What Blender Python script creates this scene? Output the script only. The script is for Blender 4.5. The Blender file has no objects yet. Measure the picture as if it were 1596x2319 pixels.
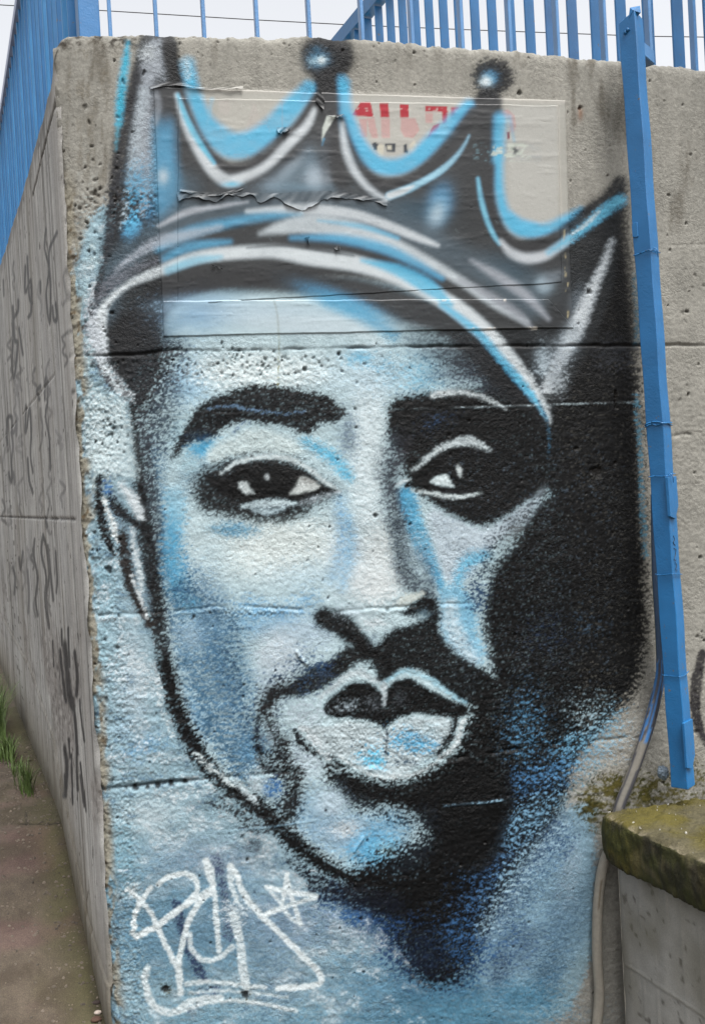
import bpy, bmesh, math, random
import numpy as np
from mathutils import Vector, Matrix
S = bpy.context.scene
C = S.collection
# ---------------------------------------------------------------- camera
F = 2250.; CX, CY = 798., 1159.5
ROLL = math.atan(.055); PITCH = -math.atan(44/F); EYE = 1.5
R0 = np.array([1., 0, 0]); F0 = np.array([0, math.cos(PITCH), math.sin(PITCH)]); U0 = np.array([0, -math.sin(PITCH), math.cos(PITCH)])
CR = R0*math.cos(ROLL)-U0*math.sin(ROLL); CU = R0*math.sin(ROLL)+U0*math.cos(ROLL)
CAM = np.array([0, 0, EYE])
cam = bpy.data.cameras.new('camera'); camo = bpy.data.objects.new('camera', cam); C.objects.link(camo)
cam.sensor_fit = 'VERTICAL'; cam.sensor_height = 36.; cam.lens = 36*F/2319.; cam.clip_start = .05; cam.clip_end = 2000
camo.matrix_world = Matrix(((CR[0], CU[0], -F0[0], CAM[0]), (CR[1], CU[1], -F0[1], CAM[1]), (CR[2], CU[2], -F0[2], CAM[2]), (0, 0, 0, 1)))
S.camera = camo
# ---------------------------------------------------------------- overcast daylight
SUN_EL, SUN_AZ = 64., 150.
W_ = bpy.data.worlds.new('World'); S.world = W_; W_.use_nodes = True
nt = W_.node_tree; nt.nodes.clear()
out = nt.nodes.new('ShaderNodeOutputWorld'); bg = nt.nodes.new('ShaderNodeBackground'); sky = nt.nodes.new('ShaderNodeTexSky'); hs = nt.nodes.new('ShaderNodeHueSaturation')
sky.sky_type = 'NISHITA'; sky.sun_disc = False; sky.sun_elevation = math.radians(SUN_EL); sky.sun_rotation = math.radians(SUN_AZ)
sky.air_density = 1.0; sky.dust_density = 6.0; sky.ozone_density = 1.0
hs.inputs['Saturation'].default_value = .15
nt.links.new(sky.outputs[0], hs.inputs['Color']); nt.links.new(hs.outputs[0], bg.inputs['Color']); nt.links.new(bg.outputs[0], out.inputs[0])
bg.inputs['Strength'].default_value = .15
sl_ = bpy.data.lights.new('sun', 'SUN'); sl_.energy = 1.3; sl_.angle = math.radians(20); sl_.color = (1, .97, .93)
so = bpy.data.objects.new('sun', sl_); C.objects.link(so)
az = math.radians(SUN_AZ); el = math.radians(SUN_EL)
sd = Vector((math.sin(az)*math.cos(el), math.cos(az)*math.cos(el), math.sin(el)))   # towards the sun
so.rotation_euler = sd.to_track_quat('Z', 'Y').to_euler()
S.view_settings.view_transform = 'Standard'; S.view_settings.look = 'None'; S.view_settings.gamma = 1; S.view_settings.exposure = 1.13
S.view_settings.use_curve_mapping = False
# ---------------------------------------------------------------- geometry of the place
def ray(x, y): return F0*F+CR*(x-CX)-CU*(y-CY)
def project(p):
    d = np.asarray(p, float)-CAM; w = d@F0
    return CX+F*(d@CR)/w, CY-F*(d@CU)/w
def hit(x, y, p0, n):
    d = ray(x, y); return CAM+d*(np.dot(p0-CAM, n)/np.dot(d, n))
U = np.array([.974225, .225580, 0.]); W = np.array([-.381913, .924198, 0.])      # along the painted wall, along the side wall
P0 = np.array([-.750733, 2.743104, 0.])                                          # foot of the corner
NF = np.array([U[1], -U[0], 0]); NS = np.array([-W[1], W[0], 0]); Z = np.array([0, 0, 1.])
def fsz(x, y, off=0.):
    p = hit(x, y, P0+NF*off, NF); return float((p-P0)@U), float(p[2])
def ssz(x, y, off=0.):
    p = hit(x, y, P0+NS*off, NS); return float((p-P0)@W), float(p[2])
def onf(x, y, off=0.): return hit(x, y, P0+NF*off, NF)
# ---------------------------------------------------------------- wall paint (colour laid on the concrete, in drawing units)
SC = 0.5; X0c, Y0c = 40., 20.; NW, NH = 840, 1220
_rng = np.random.RandomState(7)
def vnoise(x, y, seed=0):
    r = np.random.RandomState(seed).rand(256, 256)
    xi = np.floor(x).astype(int); yi = np.floor(y).astype(int)
    fx = x-xi; fy = y-yi; fx = fx*fx*(3-2*fx); fy = fy*fy*(3-2*fy)
    a = r[yi & 255, xi & 255]; b = r[yi & 255, (xi+1) & 255]
    c = r[(yi+1) & 255, xi & 255]; d = r[(yi+1) & 255, (xi+1) & 255]
    return (a*(1-fx)+b*fx)*(1-fy)+(c*(1-fx)+d*fx)*fy - .5
def fbm(x, y, seed=0, octv=4, gain=.5):
    s = 0; a = 1.; t = 0.
    for k in range(octv):
        s = s + a*vnoise(x*2**k+17.3*k, y*2**k+5.1*k, seed+k); t += a; a *= gain
    return s/t
def pebbles(x, y, seed=0):
    r = np.random.RandomState(seed).rand(2, 256, 256)
    xi = np.floor(x).astype(int); yi = np.floor(y).astype(int)
    f1 = np.full(x.shape, 9.); f2 = np.full(x.shape, 9.)
    for dx in (-1, 0, 1):
        for dy in (-1, 0, 1):
            cx = xi+dx; cy = yi+dy
            d = np.hypot(cx+r[0, cy & 255, cx & 255]-x, cy+r[1, cy & 255, cx & 255]-y)
            f2 = np.minimum(f2, np.maximum(f1, d)); f1 = np.minimum(f1, d)
    return f1, f2
def sstep(a, b, x):
    t = np.clip((x-a)/(b-a), 0, 1); return t*t*(3-2*t)
gx, gy = np.meshgrid(X0c+np.arange(NW)/SC, Y0c+np.arange(NH)/SC)
def bump(cx, cy, rx, ry, p=2.):
    return np.exp(-(((gx-cx)/rx)**2+((gy-cy)/ry)**2)**(p/2))
def boxm(x0, x1, y0, y1, s=6.):
    return sstep(x0-s, x0+s, gx)*(1-sstep(x1-s, x1+s, gx))*sstep(y0-s, y0+s, gy)*(1-sstep(y1-s, y1+s, gy))
def polyd(pts, x=None, y=None):
    """signed distance to a polygon, positive inside"""
    x = gx if x is None else x; y = gy if y is None else y
    d = np.full(x.shape, 1e9); ins = np.zeros(x.shape, bool); n = len(pts)
    for i in range(n):
        ax, ay = pts[i]; bx, by = pts[(i+1) % n]
        ex, ey = bx-ax, by-ay; L = ex*ex+ey*ey+1e-9
        t = np.clip(((x-ax)*ex+(y-ay)*ey)/L, 0, 1)
        d = np.minimum(d, np.hypot(x-ax-ex*t, y-ay-ey*t))
        c = ((ay > y) != (by > y)) & (x < ex*(y-ay)/(ey if abs(ey) > 1e-9 else 1e-9)+ax)
        ins ^= c
    return np.where(ins, d, -d)
def spline(pts, n=5, closed=False):
    P = [tuple(p) for p in pts]
    if closed: P = [P[-1]]+P+[P[0], P[1]]
    else: P = [P[0]]+P+[P[-1]]
    out = []
    for i in range(1, len(P)-2):
        p0, p1, p2, p3 = [np.array(q, float) for q in P[i-1:i+3]]
        for k in range(n):
            t = k/n
            out.append(.5*((2*p1)+(-p0+p2)*t+(2*p0-5*p1+4*p2-p3)*t*t+(-p0+3*p1-3*p2+p3)*t**3))
    if not closed: out.append(np.array(P[-2], float))
    return np.array(out)

# the sheets of old posters pasted on the wall
POSTER = [(347, 197), (700, 202), (1000, 214), (1278, 228), (1283, 420), (1290, 600), (1297, 742), (1200, 750), (900, 752), (640, 758), (371, 762), (362, 560), (355, 380)]
pd = polyd(POSTER)
smooth_area = sstep(-2, 2, pd)
# ---- relief of the concrete, in millimetres
seamw = 3*fbm(gx/60, gy/60, 31, 3)
rough = np.clip(.5+.5*sstep(790, 840, gy)+.2*sstep(1500, 1650, gy)+.9*(1-sstep(225, 262, gx-.055*(gy-200)*1.0+25))*sstep(400, 700, gy)
        + .9*bump(250, 470, 130, 45, 4)+.5*boxm(180, 380, 790, 980, 20)+.6*boxm(380, 760, 790, 880, 20)+.9*bump(880, 1680, 190, 75, 3)+.7*bump(500, 1760, 190, 60, 3)+.5*bump(300, 1650, 110, 130, 3)
        + .5*bump(1240, 1640, 180, 170, 3)+.3*bump(850, 1385, 110, 26, 3), 0, 2.2)
rough *= (1-.8*smooth_area)
hf = fbm(gx/9, gy/6.5, 3, 3, .6)
hl = fbm(gx/38, gy/26, 11, 3)
hv = fbm(gx/24, gy/7, 21, 3)
f1, f2 = pebbles(gx/9+2*hl, gy/8, 5)
peb = np.clip(f2-f1, 0, .5)
hx2 = fbm(gx/5.2, gy/4.2, 23, 2)
Hmm = rough*(2.6*hf+2.0*hl+1.3*hv+1.2*hx2) + np.clip(rough-1.1, 0, 1)*(5.0*peb-1.4)
Hmm += .8*np.clip(vnoise(gx/7, gy/6, 25)-.30, 0, 1)*10*np.clip(rough, 0, 1)*-1
Hmm += 5*(vnoise(gx/300, gy/90, 41))
def linedist(pts):
    ys = np.interp(gx, [p[0] for p in pts], [p[1] for p in pts])
    return gy-ys
J1 = linedist([(120, 806), (300, 803), (380, 792), (520, 794), (760, 787), (1012, 784), (1450, 781), (1680, 783)])+3.0*fbm(gx/22, gy*0, 51, 3)*1.6
J2 = linedist([(120, 945), (787, 930), (1457, 909), (1680, 975)])+1.5*fbm(gx/40, gy*0, 52, 3)
J3 = linedist([(120, 1400), (400, 1383), (524, 1372), (760, 1386), (850, 1378), (1105, 1364), (1443, 1357), (1700, 1350)])+7*fbm(gx/30, gy*0, 53, 4)
J4 = linedist([(200, 1790), (421, 1769), (1035, 1716), (1246, 1687), (1700, 1650)])+5*fbm(gx/26, gy*0, 54, 4)
J5 = linedist([(200, 1912), (541, 1881), (977, 1828), (1295, 1799), (1700, 1760)])+2*fbm(gx/50, gy*0, 55, 3)
J6 = linedist([(60, 470), (380, 455), (1400, 560), (1430, 556), (1700, 552)])+2*fbm(gx/30, gy*0, 56, 3)
J7 = linedist([(1400, 1000), (1700, 968)])+5*fbm(gx/18, gy*0, 57, 3)
def groove(J, w, depth, m=1.): return -depth*np.exp(-(J/w)**2)*m
keep = 1-smooth_area
m1 = np.clip(.55+2.4*fbm(gx/45, gy*0, 70, 3)+.5*bump(280, 790, 120, 400, 4)+.5*sstep(1250, 1300, gx), .12, 1.2)
Hmm += groove(J1, 3.0, 6.5)*keep*m1-1.6*sstep(-1.5, 1.5, J1)*keep
m2 = np.clip(.3+2.2*fbm(gx/50, gy*0, 74, 3)+.7*sstep(1000, 1100, gx), 0, 1)*(1-sstep(1470, 1500, gx))
Hmm += m2*(groove(J2+2, 2.5, 1.5)+1.5*np.exp(-((J2-1)/2.6)**2))
m3 = np.clip(-.05+2.4*fbm(gx/60, gy*0, 71, 2)+.9*bump(850, 1380, 90, 400)+.9*bump(590, 1380, 80, 400), 0, 1)
Hmm -= 5*bump(580, 1384, 100, 13, 4)*np.clip(peb*3-.2, -.4, .8)*-1+2*bump(580, 1384, 100, 13, 4)
Hmm += groove(J3, 3.2, 5., m3)+2.*m3*np.exp(-((J3-7)/5.)**2)
m4 = np.clip(.2+1.6*fbm(gx/35, gy*0, 72, 2)+1.0*bump(340, 1775, 130, 400, 4), 0, 1)
Hmm += groove(J4, 4.0, 11., m4)
m5 = np.clip(.35+2.6*fbm(gx/55, gy*0, 75, 3), 0, 1)*sstep(430, 560, gx)*(1-sstep(1340, 1400, gx))
Hmm += m5*(2.0*np.exp(-(J5/2.4)**2)+groove(J5-5, 3, 1.2))
m7 = sstep(1500, 1530, gx)
Hmm += groove(J7, 3.5, 7, np.clip(.3+2*fbm(gx/25, gy*0, 73, 2), 0, 1)*m7)+groove(J6, 2., 1.5, m7)
# honeycombed band where two pours meet, left of the posters
band = bump(262, 452+8*0, 105, 26, 4)*keep
Hmm += band*7*(np.minimum(0, fbm(gx/8, gy/5, 81, 3)*2+.12))
# crumbling edge at the corner
cornx = 118+.057*(gy-60)+6*fbm(gx*0, gy/45, 60, 3)
ed = gx-cornx
edgem = (1-sstep(18, 46, ed+16*fbm(gx/30, gy/30, 61, 3)))*sstep(330, 480, gy)
Hmm -= edgem*(1.5+6*np.clip(fbm(gx/12, gy/14, 62, 4)+.12, 0, 1)*2)
# blow holes
pit = np.zeros_like(gx)
def hole(x, y, r, dep=1., e=1.):
    m = int(r*3.5*SC)+2; i = int((y-Y0c)*SC); j = int((x-X0c)*SC)
    s = (slice(max(0, i-m), max(0, i+m)), slice(max(0, j-m), max(0, j+m)))
    if pit[s].size == 0: return
    q = np.hypot((gx[s]-x), (gy[s]-y)*e)+r*1.1*vnoise(gx[s]/r*.9, gy[s]/r*.9, 9)+r*.5*vnoise(gx[s]/3, gy[s]/3, 19)
    pit[s] = np.maximum(pit[s], dep*(1-sstep(r*.55, r*1.15, q)))
rs = np.random.RandomState(5)
for _ in range(520):
    x = rs.uniform(120, 1660); y = rs.uniform(90, 2330)
    hole(x, y, rs.choice([1.6, 1.9, 2.3, 3.2], p=[.45, .3, .17, .08]), rs.uniform(.4, 1))
for _ in range(150):
    x = rs.choice([rs.uniform(1470, 1660), rs.uniform(380, 1400), rs.uniform(185, 300)]); hole(x, rs.uniform(150, 2300), rs.uniform(2.4, 5.2), rs.uniform(.4, 1.), rs.uniform(.7, 1.8))
for _ in range(120):   # cluster rows
    x = rs.normal(540, 130); y = rs.normal(825, 16); hole(x, y, rs.uniform(1.8, 4.2), rs.uniform(.3, .9))
for _ in range(46):
    y = rs.uniform(260, 800); hole(188+.05*(y-260)+rs.normal(0, 20), y, rs.choice([1.6, 2.2, 3.2, 4.6]), rs.uniform(.4, 1))
for _ in range(60):
    hole(rs.normal(230, 35), rs.normal(1225 if rs.rand() < .3 else 980, 20), rs.uniform(1.8, 4.), rs.uniform(.3, 1))
for _ in range(60):
    hole(rs.uniform(160, 1400), 80+rs.uniform(0, 1)**2*60+max(0, .07*(0)), rs.uniform(1.5, 3.5), rs.uniform(.4, 1))
for x, y, r in [(1312, 245, 7), (1176, 211, 5), (1333, 661, 6), (1394, 1048, 3.5), (286, 1787, 5), (308, 1784, 7), (335, 1783, 6), (362, 1779, 8), (388, 1776, 7), (420, 1770, 6), (850, 1166, 5), (928, 1187, 3), (746, 1193, 2.6), (764, 1042, 2.4), (256, 972, 6), (244, 1288, 9), (700, 1500-308, 2), (768, 800, 5), (690, 835, 6),
    (1285, 1060, 0.1), (1350, 1065, 13), (560, 1968-20, 3), (375, 2240, 10), (555, 2256, 9), (1255, 398, 3), (1375, 398, 2.5), (1325, 340, 2), (720, 1240, 2)]:
    hole(x, y, r, 1.)
hole(1394, 900, 3.2, 1.); 
for k in range(8): hole(1393+.3*k, 888+5*k, 3.6, 1.)
pit *= keep
Hmm -= 6.5*pit
# short steel stubs cast in the wall, under the paint
def ridge(pts, w, h):
    global Hmm
    pts = spline(pts, 4); d = np.full(gx.shape, 1e9)
    for a, b in zip(pts[:-1], pts[1:]):
        e = b-a; L = e@e+1e-9; t = np.clip(((gx-a[0])*e[0]+(gy-a[1])*e[1])/L, 0, 1)
        d = np.minimum(d, np.hypot(gx-a[0]-e[0]*t, gy-a[1]-e[1]*t))
    Hmm = Hmm + h*(1-sstep(w*.4, w, d))
ridge([(672, 1476), (682, 1492), (696, 1505)], 5, 6); ridge([(822, 1898), (812, 1913), (803, 1928)], 4, 5)
ridge([(1437, 1575-20), (1447, 1590-20), (1445, 1620-20)], 3, 4)
# fine relief used to break up the spray edges
gfine = fbm(gx/4.2, gy/3.2, 91, 2)*2.0
gslope = np.clip(-(np.roll(hf, -1, 0)-np.roll(hf, 1, 0))*2.2, -1, 1)
grain = np.clip(.75*gfine+1.1*gslope+.8*(_rng.rand(NH, NW)-.5), -1, 1)
grain = .5*gfine/np.std(gfine)+.55*gslope/np.std(gslope)+.40*(_rng.rand(NH, NW)-.5)/.289
_r = np.empty(grain.size); _r[np.argsort(grain.ravel())] = np.arange(grain.size)/grain.size; grain = _r.reshape(grain.shape)
patch = np.clip(fbm(gx/55, gy/34, 99, 3)*1.8+.12, 0, 1)
wx = gx+rough*3.4*fbm(gx/13, gy/11, 95, 3)*1.4; wy = gy+rough*3.4*fbm(gx/13, gy/11, 97, 3)*1.4
gk = np.clip(.10+.65*rough, .1, 1.5)

ALB = .60
def lin(c):
    c = np.array(c, float)/255.; return ALB*np.where(c <= .04045, c/12.92, ((c+.055)/1.055)**2.4)
# ---- palette (as mixed paints)
KD = (50, 51, 54); BK = (15, 15, 17); WH = (208, 208, 214); LB = (168, 194, 210); CYN = (84, 154, 192); MB = (112, 150, 178)
GR = (128, 126, 134); DB = (48, 88, 138); SL = (92, 104, 118); BRK = (52, 44, 42); OFF = (205, 206, 200); TEAL = (48, 76, 92)
col = np.zeros((NH, NW, 3))
cover = np.zeros((NH, NW))       # where the mural's paint lies
REG = 1; reg = np.zeros((NH, NW), int)
def lay(a, c, g=1., paint=True, sl=(slice(None), slice(None))):
    a = np.clip(a, 0, 1)
    if paint and REG >= 0: reg[sl][a > .5] = REG
    k_ = np.clip(gk[sl]*g*.62, 0, .92); a = (1-k_)*a+k_*sstep(-.16, .16, (a-.5)*1.04+.5-grain[sl])*(a > .004)
    cc_ = lin(c)*(np.array([.90, 1., 1.]) if paint else 1.)
    col[sl] = col[sl]*(1-a[..., None])+cc_*a[..., None]
    if paint: cover[sl] = np.maximum(cover[sl], a)
def window(x0, x1, y0, y1):
    i0 = max(0, int((y0-Y0c)*SC)); i1 = min(NH, int((y1-Y0c)*SC)+2); j0 = max(0, int((x0-X0c)*SC)); j1 = min(NW, int((x1-X0c)*SC)+2)
    return (slice(i0, i1), slice(j0, j1)) if i1 > i0 and j1 > j0 else None
def pn(P):
    ox, oy = {'A': (100, 80), 'B': (700, 80), 'C': (150, 800), 'D': (700, 800), 'E': (150, 1500), 'F': (700, 1500)}[P] if P else (0, 0)
    k = .5 if P else 1.
    return ox, oy, k
def stroke(P, pts, w, c, op=1., soft=6., g=1., n=4, paint=True):
    """w: full width(s) in the units of the points"""
    ox, oy, k = pn(P)
    hw_ = k*(max(w) if hasattr(w, '__len__') else w)/2; lo_ = (.5 if PATCH > .3 else .3)*hw_
    soft = max(min(soft*SOFT, max(hw_*.95, 2.2)) if not WIDE else soft, lo_)
    ws = w if hasattr(w, '__len__') else [w]*len(pts)
    q = spline([(ox+k*x, oy+k*y, k*ww/2) for (x, y), ww in zip(pts, ws)], n)
    m = q[:, 2].max()+soft+8
    sl = window(q[:, 0].min()-m, q[:, 0].max()+m, q[:, 1].min()-m, q[:, 1].max()+m)
    if sl is None: return
    sx = wx[sl]; sy = wy[sl]; v = np.full(sx.shape, -1e9)
    for a, b in zip(q[:-1], q[1:]):
        e = b[:2]-a[:2]; L = e@e+1e-9; t = np.clip(((sx-a[0])*e[0]+(sy-a[1])*e[1])/L, 0, 1)
        v = np.maximum(v, a[2]+(b[2]-a[2])*t-np.hypot(sx-a[0]-e[0]*t, sy-a[1]-e[1]*t))
    lay(sstep(-soft, soft, v)*op*(1-PATCH*patch[sl]), c, g, paint, sl)
def blob(P, pts, c, op=1., soft=10., g=1., sm=True, paint=True):
    ox, oy, k = pn(P); soft = soft*(SOFT if sm else 1)
    q = [(ox+k*x, oy+k*y) for x, y in pts]
    if sm: q = [tuple(p) for p in spline(q, 3, True)]
    Q = np.array(q); m = soft+8
    sl = window(Q[:, 0].min()-m, Q[:, 0].max()+m, Q[:, 1].min()-m, Q[:, 1].max()+m)
    if sl is None: return
    lay(sstep(-soft, soft, polyd(q, wx[sl], wy[sl]))*op, c, g, paint, sl)
def ell(P, cx, cy, rx, ry, c, op=1., ang=0., p=2., g=1., paint=True):
    ox, oy, k = pn(P); cx = ox+k*cx; cy = oy+k*cy; rx *= k; ry *= k
    m = max(rx, ry)*(2.4 if p < 3 else 1.9)+6; sl = window(cx-m, cx+m, cy-m, cy+m)
    if sl is None: return
    ca, sa = math.cos(math.radians(ang)), math.sin(math.radians(ang))
    u = ((wx[sl]-cx)*ca+(wy[sl]-cy)*sa)/rx; v = (-(wx[sl]-cx)*sa+(wy[sl]-cy)*ca)/ry
    lay(op*np.exp(-((u*u+v*v)**(p/2))), c, g, paint, sl)
SOFT = 1.35; PATCH = .25; WIDE = False
# ---- bare concrete
mott = fbm(gx/70, gy/90, 101, 4)
streak = fbm(gx/13, gy/160, 103, 4)
speck = fbm(gx/5, gy/5, 105, 2)
base = lin((153, 151, 143))
col[:] = base*(1+.30*mott+.24*streak+.38*speck)[..., None]
col *= (1-.14*boxm(0, 170, -100, 3000, 40))[..., None]
lay(.55*np.clip(sstep(.05, .3, fbm(gx/22, gy/120, 107, 4))*(boxm(1270, 1420, 100, 420, 50)+boxm(170, 260, 80, 700, 25)+.8*boxm(1490, 1600, 140, 520, 30)+.5*boxm(380, 1400, 70, 150, 20)), 0, 1), (78, 70, 58), 1, False)
lay(.9*sstep(.02, .22, fbm(gx/16, gy/10, 109, 4))*(1-sstep(98, 118, gy+.0*gx-.0)*1.)*boxm(120, 400, 60, 130, 10), (48, 42, 36), 1, False)
lay(.55*sstep(.05, .25, fbm(gx/9, gy/12, 112, 4))*boxm(140, 420, 70, 118, 14), (60, 52, 42), 1, False); lay(.4*sstep(.0, .25, fbm(gx/8, gy/40, 114, 4))*boxm(150, 260, 100, 480, 20), (104, 96, 82), 1, False)
lay(.5*sstep(.1, .35, fbm(gx/14, gy/14, 110, 3))*np.exp(-np.clip(gy-(80+.00011*np.clip(gx-600, 0, 2000)**1.9), 0, 400)/9.), (52, 46, 38), 1, False)
# paper of the posters
lay(smooth_area, (168, 167, 159), 0, False)
lay(smooth_area*boxm(1150, 1262, 240, 560, 8), (176, 176, 170), 0, False)
lay(smooth_area*boxm(495, 700, 215, 300, 10)*.8, (177, 176, 168), 0, False)
lay(smooth_area*boxm(790, 1090, 222, 370, 10)*.9, (177, 176, 169), 0, False)
stroke('', [(350, 205), (700, 206), (1000, 218), (1275, 232)], 8, (190, 186, 178), .5, 2, 0, paint=False)
stroke('', [(1262, 240), (1270, 500), (1290, 740)], 6, (200, 195, 185), .35, 1.5, 0, paint=False)
# red lettering left on the poster
RED = (168, 26, 44); PNK = (186, 150, 146)
def flat(P, pts, c, op=1., soft=.8): blob(P, pts, c, op, soft, 0, False, False)
for dx, t in ((0, 1),):
    flat('B', [(232, 304), (278, 304), (292, 372), (192, 362)], RED)
    flat('B', [(318, 308), (358, 308), (362, 372), (322, 372)], RED)
    flat('B', [(410, 312), (450, 314), (450, 372), (412, 372)], RED)
    flat('B', [(524, 320), (624, 322), (622, 348), (526, 346)], RED)
    flat('B', [(640, 325), (680, 327), (676, 372), (642, 372)], RED)
    flat('B', [(560, 410), (592, 398), (566, 466), (530, 470)], RED)
    flat('B', [(600, 346), (626, 340), (622, 398), (604, 402)], RED)
    for q in ([(225, 378), (262, 378), (262, 462), (235, 462)], [(262, 372), (296, 378), (312, 466), (284, 466), (270, 430)], [(324, 378), (366, 378), (366, 466), (328, 466)], [(414, 376), (480, 376), (500, 430), (470, 466), (430, 462), (412, 430)], [(525, 352), (560, 352), (556, 398), (528, 398)]):
        flat('B', q, PNK, .9)
    flat('B', [(862, 350), (895, 336), (925, 362), (935, 410), (925, 440), (905, 440), (905, 380), (862, 370)], (180, 150, 148), .9)
    flat('B', [(892, 440), (904, 438), (905, 468), (896, 474)], (120, 30, 40), 1)
    # torn paper fibres across the red
    lay(.7*sstep(.17, .25, fbm(gx/9, gy/6, 131, 3))*boxm(800, 1045, 243, 266, 4), (196, 190, 182), 0, False)
    for q in ([(282, 490), (300, 486), (318, 500), (320, 524), (292, 520)], [(340, 492), (390, 490), (388, 530), (350, 528)], [(425, 500), (440, 490), (446, 536), (428, 534)]):
        flat('B', q, (52, 58, 66))
    for q in ([(305, 505), (322, 492), (336, 500), (334, 550), (312, 548)], [(352, 500), (372, 500), (372, 520), (352, 518)], [(452, 500), (474, 476), (486, 500), (486, 550), (466, 548)]):
        flat('B', q, (196, 192, 176))
for q in ([(790, 300), (835, 296), (850, 330), (830, 360), (795, 352)], [(905, 445), (950, 300), (1010, 445)], ):
    flat('A', q, (180, 174, 168), .5)
lay(.5*boxm(1070, 1225, 324, 367, 3)*sstep(-.2, .2, fbm(gx/16, gy/5, 191, 3)), (160, 166, 166), .5, False)
GHOST = [[(495, 232), (530, 230), (540, 248), (528, 262), (500, 262)], [(500, 262), (500, 300)], [(560, 300), (585, 232), (612, 300)], [(568, 280), (602, 280)], [(640, 232), (640, 300)], [(530, 350), (560, 350), (560, 362)]]
# ---------------- ground coat of the mural
# left margin and whole lower background, pale blue
blob('', [(330, 700), (420, 640), (620, 620), (900, 640), (1100, 760), (1240, 900), (1300, 1300), (1300, 1700), (1200, 2100), (900, 2200), (500, 2000), (330, 1600), (290, 1000)], (150, 170, 182), 1, 12)
blob('', [(196, 520), (230, 470), (300, 460), (340, 700), (420, 1000), (430, 1500), (520, 1850), (900, 2050), (1150, 1900), (1340, 1810), (1350, 1900), (1352, 2120), (1330, 2190), (1290, 2290), (1225, 2330), (1180, 2460), (200, 2500), (178, 2200), (150, 1500), (120, 900), (160, 640)], (144, 164, 176), 1, 9, 1.3)
blob('', [(240, 500), (290, 380), (340, 470), (360, 560), (260, 640)], (118, 160, 186), .75, 16, 1.6)
ell('', 205, 760, 24, 190, (176, 196, 204), .7); ell('', 230, 1010, 45, 130, (194, 204, 208), .8, p=3); ell('', 230, 1330, 30, 130, (140, 168, 184), .6)
ell('', 215, 1500, 50, 160, (152, 178, 192), .8); ell('', 300, 1560, 40, 160, (176, 186, 196), .8); ell('', 320, 1690, 60, 26, (100, 140, 172), .7, -20)
ell('', 290, 1650, 40, 50, (150, 170, 186), .7)
ell('', 330, 1850, 80, 44, (178, 190, 198), .85, -6, 3); ell('', 270, 1980, 60, 120, (128, 156, 170), .9, 0, 3); ell('', 470, 1960, 150, 55, (146, 154, 172), .8)
ell('', 420, 2090, 230, 150, (112, 140, 158), .9, 0, 3); ell('', 640, 2090, 180, 80, (132, 146, 166), .8); ell('', 700, 2220, 130, 60, (140, 160, 174), .9, 0, 3); ell('', 560, 2330, 300, 60, (116, 146, 164), .8)
ell('', 620, 2220, 70, 90, (104, 120, 142), .4)
ell('', 980, 2240, 200, 90, (82, 118, 142), .95, 0, 3); ell('', 1010, 2310, 260, 60, (90, 128, 150), .9, 0, 3); ell('', 850, 2200, 80, 130, (108, 140, 162), .7)
# right of the neck
blob('', [(1290, 1830), (1340, 1850), (1345, 2100), (1250, 2230), (1130, 2290), (1080, 2160), (1140, 2020), (1230, 1900)], (136, 160, 178), 1, 14)
ell('', 1270, 2080, 50, 110, (84, 108, 130), .65, 15, 3); ell('', 1175, 2140, 55, 60, (84, 104, 128), .7, 0, 3); ell('', 1130, 2200, 30, 80, (62, 78, 102), .6, 0, 3); ell('', 1240, 2220, 40, 70, (76, 104, 128), .6, 20, 3)
ell('', 1180, 2260, 90, 40, (88, 128, 152), .8, 0, 3); ell('', 1290, 1960, 30, 90, (150, 164, 178), .6, 8)
REG = 2
# ---------------- face: light ground
FACE = [(300, 880), (360, 790), (470, 700), (640, 640), (800, 640), (1000, 720), (1130, 830), (1220, 960), (1250, 1200), (1220, 1450), (1150, 1600), (1080, 1700), (1010, 1840), (960, 1960), (900, 2000), (800, 1990), (700, 1930), (600, 1850), (480, 1730), (400, 1600), (345, 1420), (315, 1200), (300, 1000)]
blob('', FACE, (178, 194, 202), 1, 10)
ell('', 420, 860, 70, 60, (150, 180, 206), .9, 0, 3); ell('', 600, 840, 190, 45, (206, 212, 214), .8, 0, 3)
ell('', 620, 1240, 190, 70, (216, 221, 220), .95, 0, 3); ell('', 480, 1250, 60, 60, (184, 200, 208), .8); ell('', 800, 1260, 60, 80, (190, 196, 206), .7)
ell('', 835, 1000, 46, 240, (200, 208, 214), .9, 0, 3); ell('', 860, 1270, 42, 90, (206, 208, 210), .95, 4, 3); ell('', 850, 1320, 75, 45, (206, 206, 208), .9, 0, 3)
ell('', 850, 850, 120, 50, (176, 196, 212), .7); ell('', 960, 850, 60, 55, (108, 168, 200), .55); ell('', 815, 810, 34, 18, CYN, .7); ell('', 870, 830, 26, 22, CYN, .35)
ell('', 410, 990, 45, 55, (164, 188, 200), .8)
# cheeks
ell('', 470, 1400, 60, 120, (106, 134, 160), .8, -14, 3); ell('', 590, 1410, 120, 40, (124, 158, 186), .8, 0, 3); ell('', 520, 1520, 70, 130, (112, 140, 160), .8, -18, 3)
ell('', 510, 1590, 45, 90, (78, 102, 124), .6, -14, 3); ell('', 420, 1480, 26, 90, (150, 172, 190), .8, -10); ell('', 450, 1620, 34, 90, (132, 166, 196), .8, -22)
ell('', 560, 1700, 60, 60, (100, 140, 172), .9, 0, 3); ell('', 640, 1480, 60, 80, (188, 194, 204), .9, 20, 3); ell('', 700, 1430, 70, 46, (168, 182, 198), .8)
ell('', 610, 1560, 30, 50, (170, 180, 194), .7); ell('', 690, 1720, 70, 46, (176, 184, 196), .7)
ell('', 520, 1670, 40, 40, (170, 182, 192), .5)
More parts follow.
